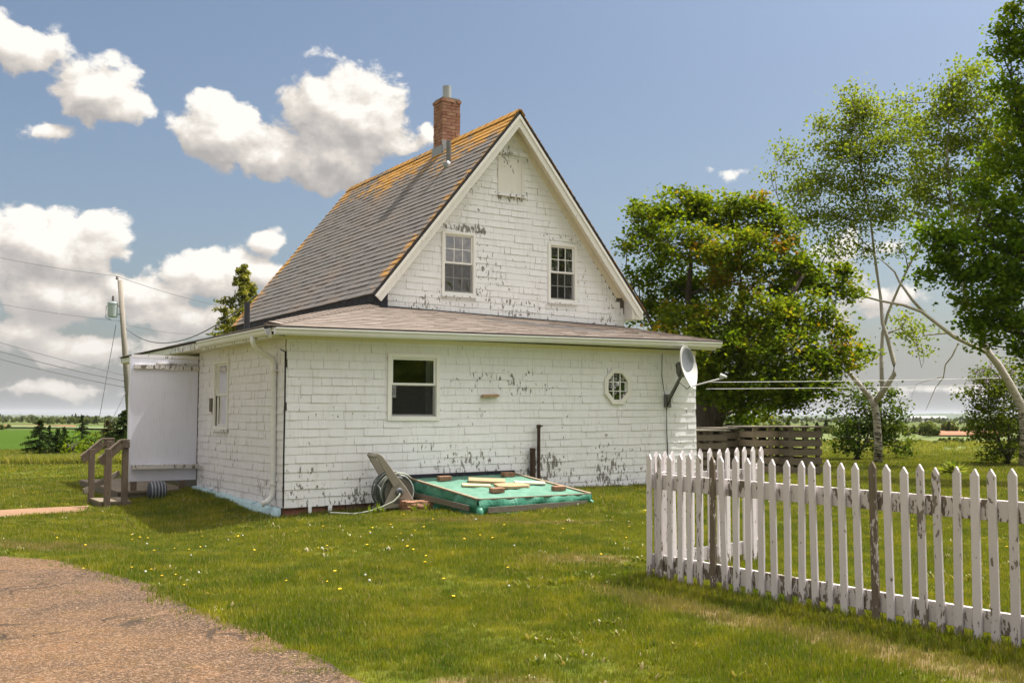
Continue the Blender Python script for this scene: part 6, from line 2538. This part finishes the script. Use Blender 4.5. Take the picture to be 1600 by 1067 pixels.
# ---- far woods: trees by the hundred, and hedgerows
def far_tree(seed, conif):
    r = np.random.default_rng(seed)
    n = 340
    if conif:
        h = r.random(n) ** .8
        rad = (1 - h) * .24 + .02
        a = r.uniform(0, 6.28, n)
        C = np.stack([np.cos(a) * rad, np.sin(a) * rad, h], 1) + r.normal(size=(n, 3)) * .02
        sz, tn = .14, .22
    else:
        u = r.normal(size=(n, 3))
        u /= np.linalg.norm(u, axis=1)[:, None]
        lob = r.normal(size=(6, 3)) * [.2, .2, .16]
        C = lob[r.integers(0, 6, n)] + u * .24 * r.uniform(.6, 1, n)[:, None] + [0, 0, .58]
        C[:, 2] = np.maximum(C[:, 2], .04)
        sz, tn = .17, .55
    return leaf_mesh('far_tree', C, sz, 'far_leaf', np.clip(tn + r.normal() * .15 + r.normal(size=n) * .14, 0, 1), .4, .8, seed)


ft = [far_tree(s, s % 3 == 0) for s in range(200, 209)]
pts, sc_ = [], []


def belt(n, a0, a1, d0, d1, h0, h1):
    a = rng.uniform(a0, a1, n)
    d = rng.uniform(d0, d1, n)
    X, Y = d * np.sin(a), d * np.cos(a)
    pts.append(np.stack([X, Y, ground_z(X, Y) - .2], 1))
    sc_.append(rng.uniform(h0, h1, n))


belt(150, -.43, -.32, 230, 420, 1.0, 2.0)          # thickets on the left
belt(60, -.52, -.44, 105, 135, .4, .8)
belt(190, .15, .50, 58, 64, .2, .5)               # hedgerow across the right field
belt(110, .17, .38, 80, 120, .6, 1.4)
belt(40, .38, .50, 66, 74, .2, .45)
belt(40, .385, .46, 116, 124, .8, 1.4)
belt(900, -.56, .56, 300, 620, .9, 1.9)
belt(1500, -.56, .56, 620, 1500, 2.0, 4.2)
n_ = np.concatenate(pts)
scatter('far_trees', n_, rng.integers(0, 9, len(n_)), rng.uniform(0, 6.28, len(n_)), np.concatenate(sc_), ft)


def ridge_band(name, dist, z0, amp, seed, a0=-.75, a1=.75, n=420, rows=10, mat='far_woods', tilt=0.):
    """A wooded ridge: a strip of hilly canopy with a rough top."""
    r = np.random.default_rng(seed)
    V, Fq = [], []
    hs = np.zeros(n)
    for fq, am in ((3, 1.), (7, .6), (17, .3), (60, .14), (150, .12)):
        hs += am * np.sin(np.linspace(0, fq * 2 * pi, n) + r.uniform(0, 6.28))
    hs = z0 + amp * hs / 2 + tilt * smooth01(np.linspace(a0, a1, n), -.1, .3)
    for j in range(rows):
        f = j / (rows - 1)
        for i in range(n):
            a = a0 + (a1 - a0) * i / (n - 1)
            d = dist * (1 + .28 * f)
            X, Y = d * sin(a), d * cos(a)
            g0 = gz(X, Y) if j == 0 else 0
            base = float(ground_z(X, Y)) - 2
            top = hs[i] + r.uniform(-1, 1) * (dist * .0009)
            z = base + (top - base) * min(1, f * 1.7) ** .6 if f < .9 else base
            V.append((X, Y, z))
    for j in range(rows - 1):
        for i in range(n - 1):
            Fq.append((j * n + i, j * n + i + 1, (j + 1) * n + i + 1, (j + 1) * n + i))
    link(name, np_mesh(name, np.array(V), np.array(Fq), mat), kind='structure')


ridge_band('hills', 1700, -7.2, 3.5, 3)
ridge_band('hills', 3200, -6., 6., 5, tilt=9.)

# white farm sheds far away on the right
for (px, py, d, ln, lab, hgt) in ((1452, 654.5, 900, 32, 'long low white shed far off beyond the red field', 3.2), (1118, 669, 420, 9, 'small far white shed seen just above the slatted bins', 2.6), (1226, 668.5, 430, 7, 'smallest far white shed, right of the bins against the woods', 2.2)):
    q = at(px, py, d)
    t = thing('barn', lab, 'shed', (q.x, q.y, q.z - hgt * .8), .1)
    mb = MB()
    mb.box(-ln / 2, ln / 2, 0, 8, -6, hgt)
    mb.build('wall', ['barn_white'], t)
    mb = MB()
    mb.prism([(-ln / 2 - .3, -.5, hgt), (-ln / 2 - .3, 4, hgt + 1.6), (-ln / 2 - .3, 8.5, hgt), (-ln / 2 - .3, 8.5, hgt + .15), (-ln / 2 - .3, 4, hgt + 1.8), (-ln / 2 - .3, -.5, hgt + .15)], (ln + .6, 0, 0))
    mb.build('roof', ['barn_roof'], t)


# ================================================================ THE AIR: faint haze over the far land
mh = bpy.data.materials.new('haze')
mh.use_nodes = True
nt = mh.node_tree
nt.nodes.clear()
g = G(nt)
vol = g.n('VolumePrincipled', {'Color': (.86, .92, 1., 1), 'Density': .00009, 'Anisotropy': .2})
out = nt.nodes.new('ShaderNodeOutputMaterial')
nt.links.new(vol, out.inputs['Volume'])
MATS['haze'] = mh
mb = MB()
mb.box(-6900, 6900, -6900, 6900, -40, 24)
mb.build('haze', ['haze'], None, kind='stuff')
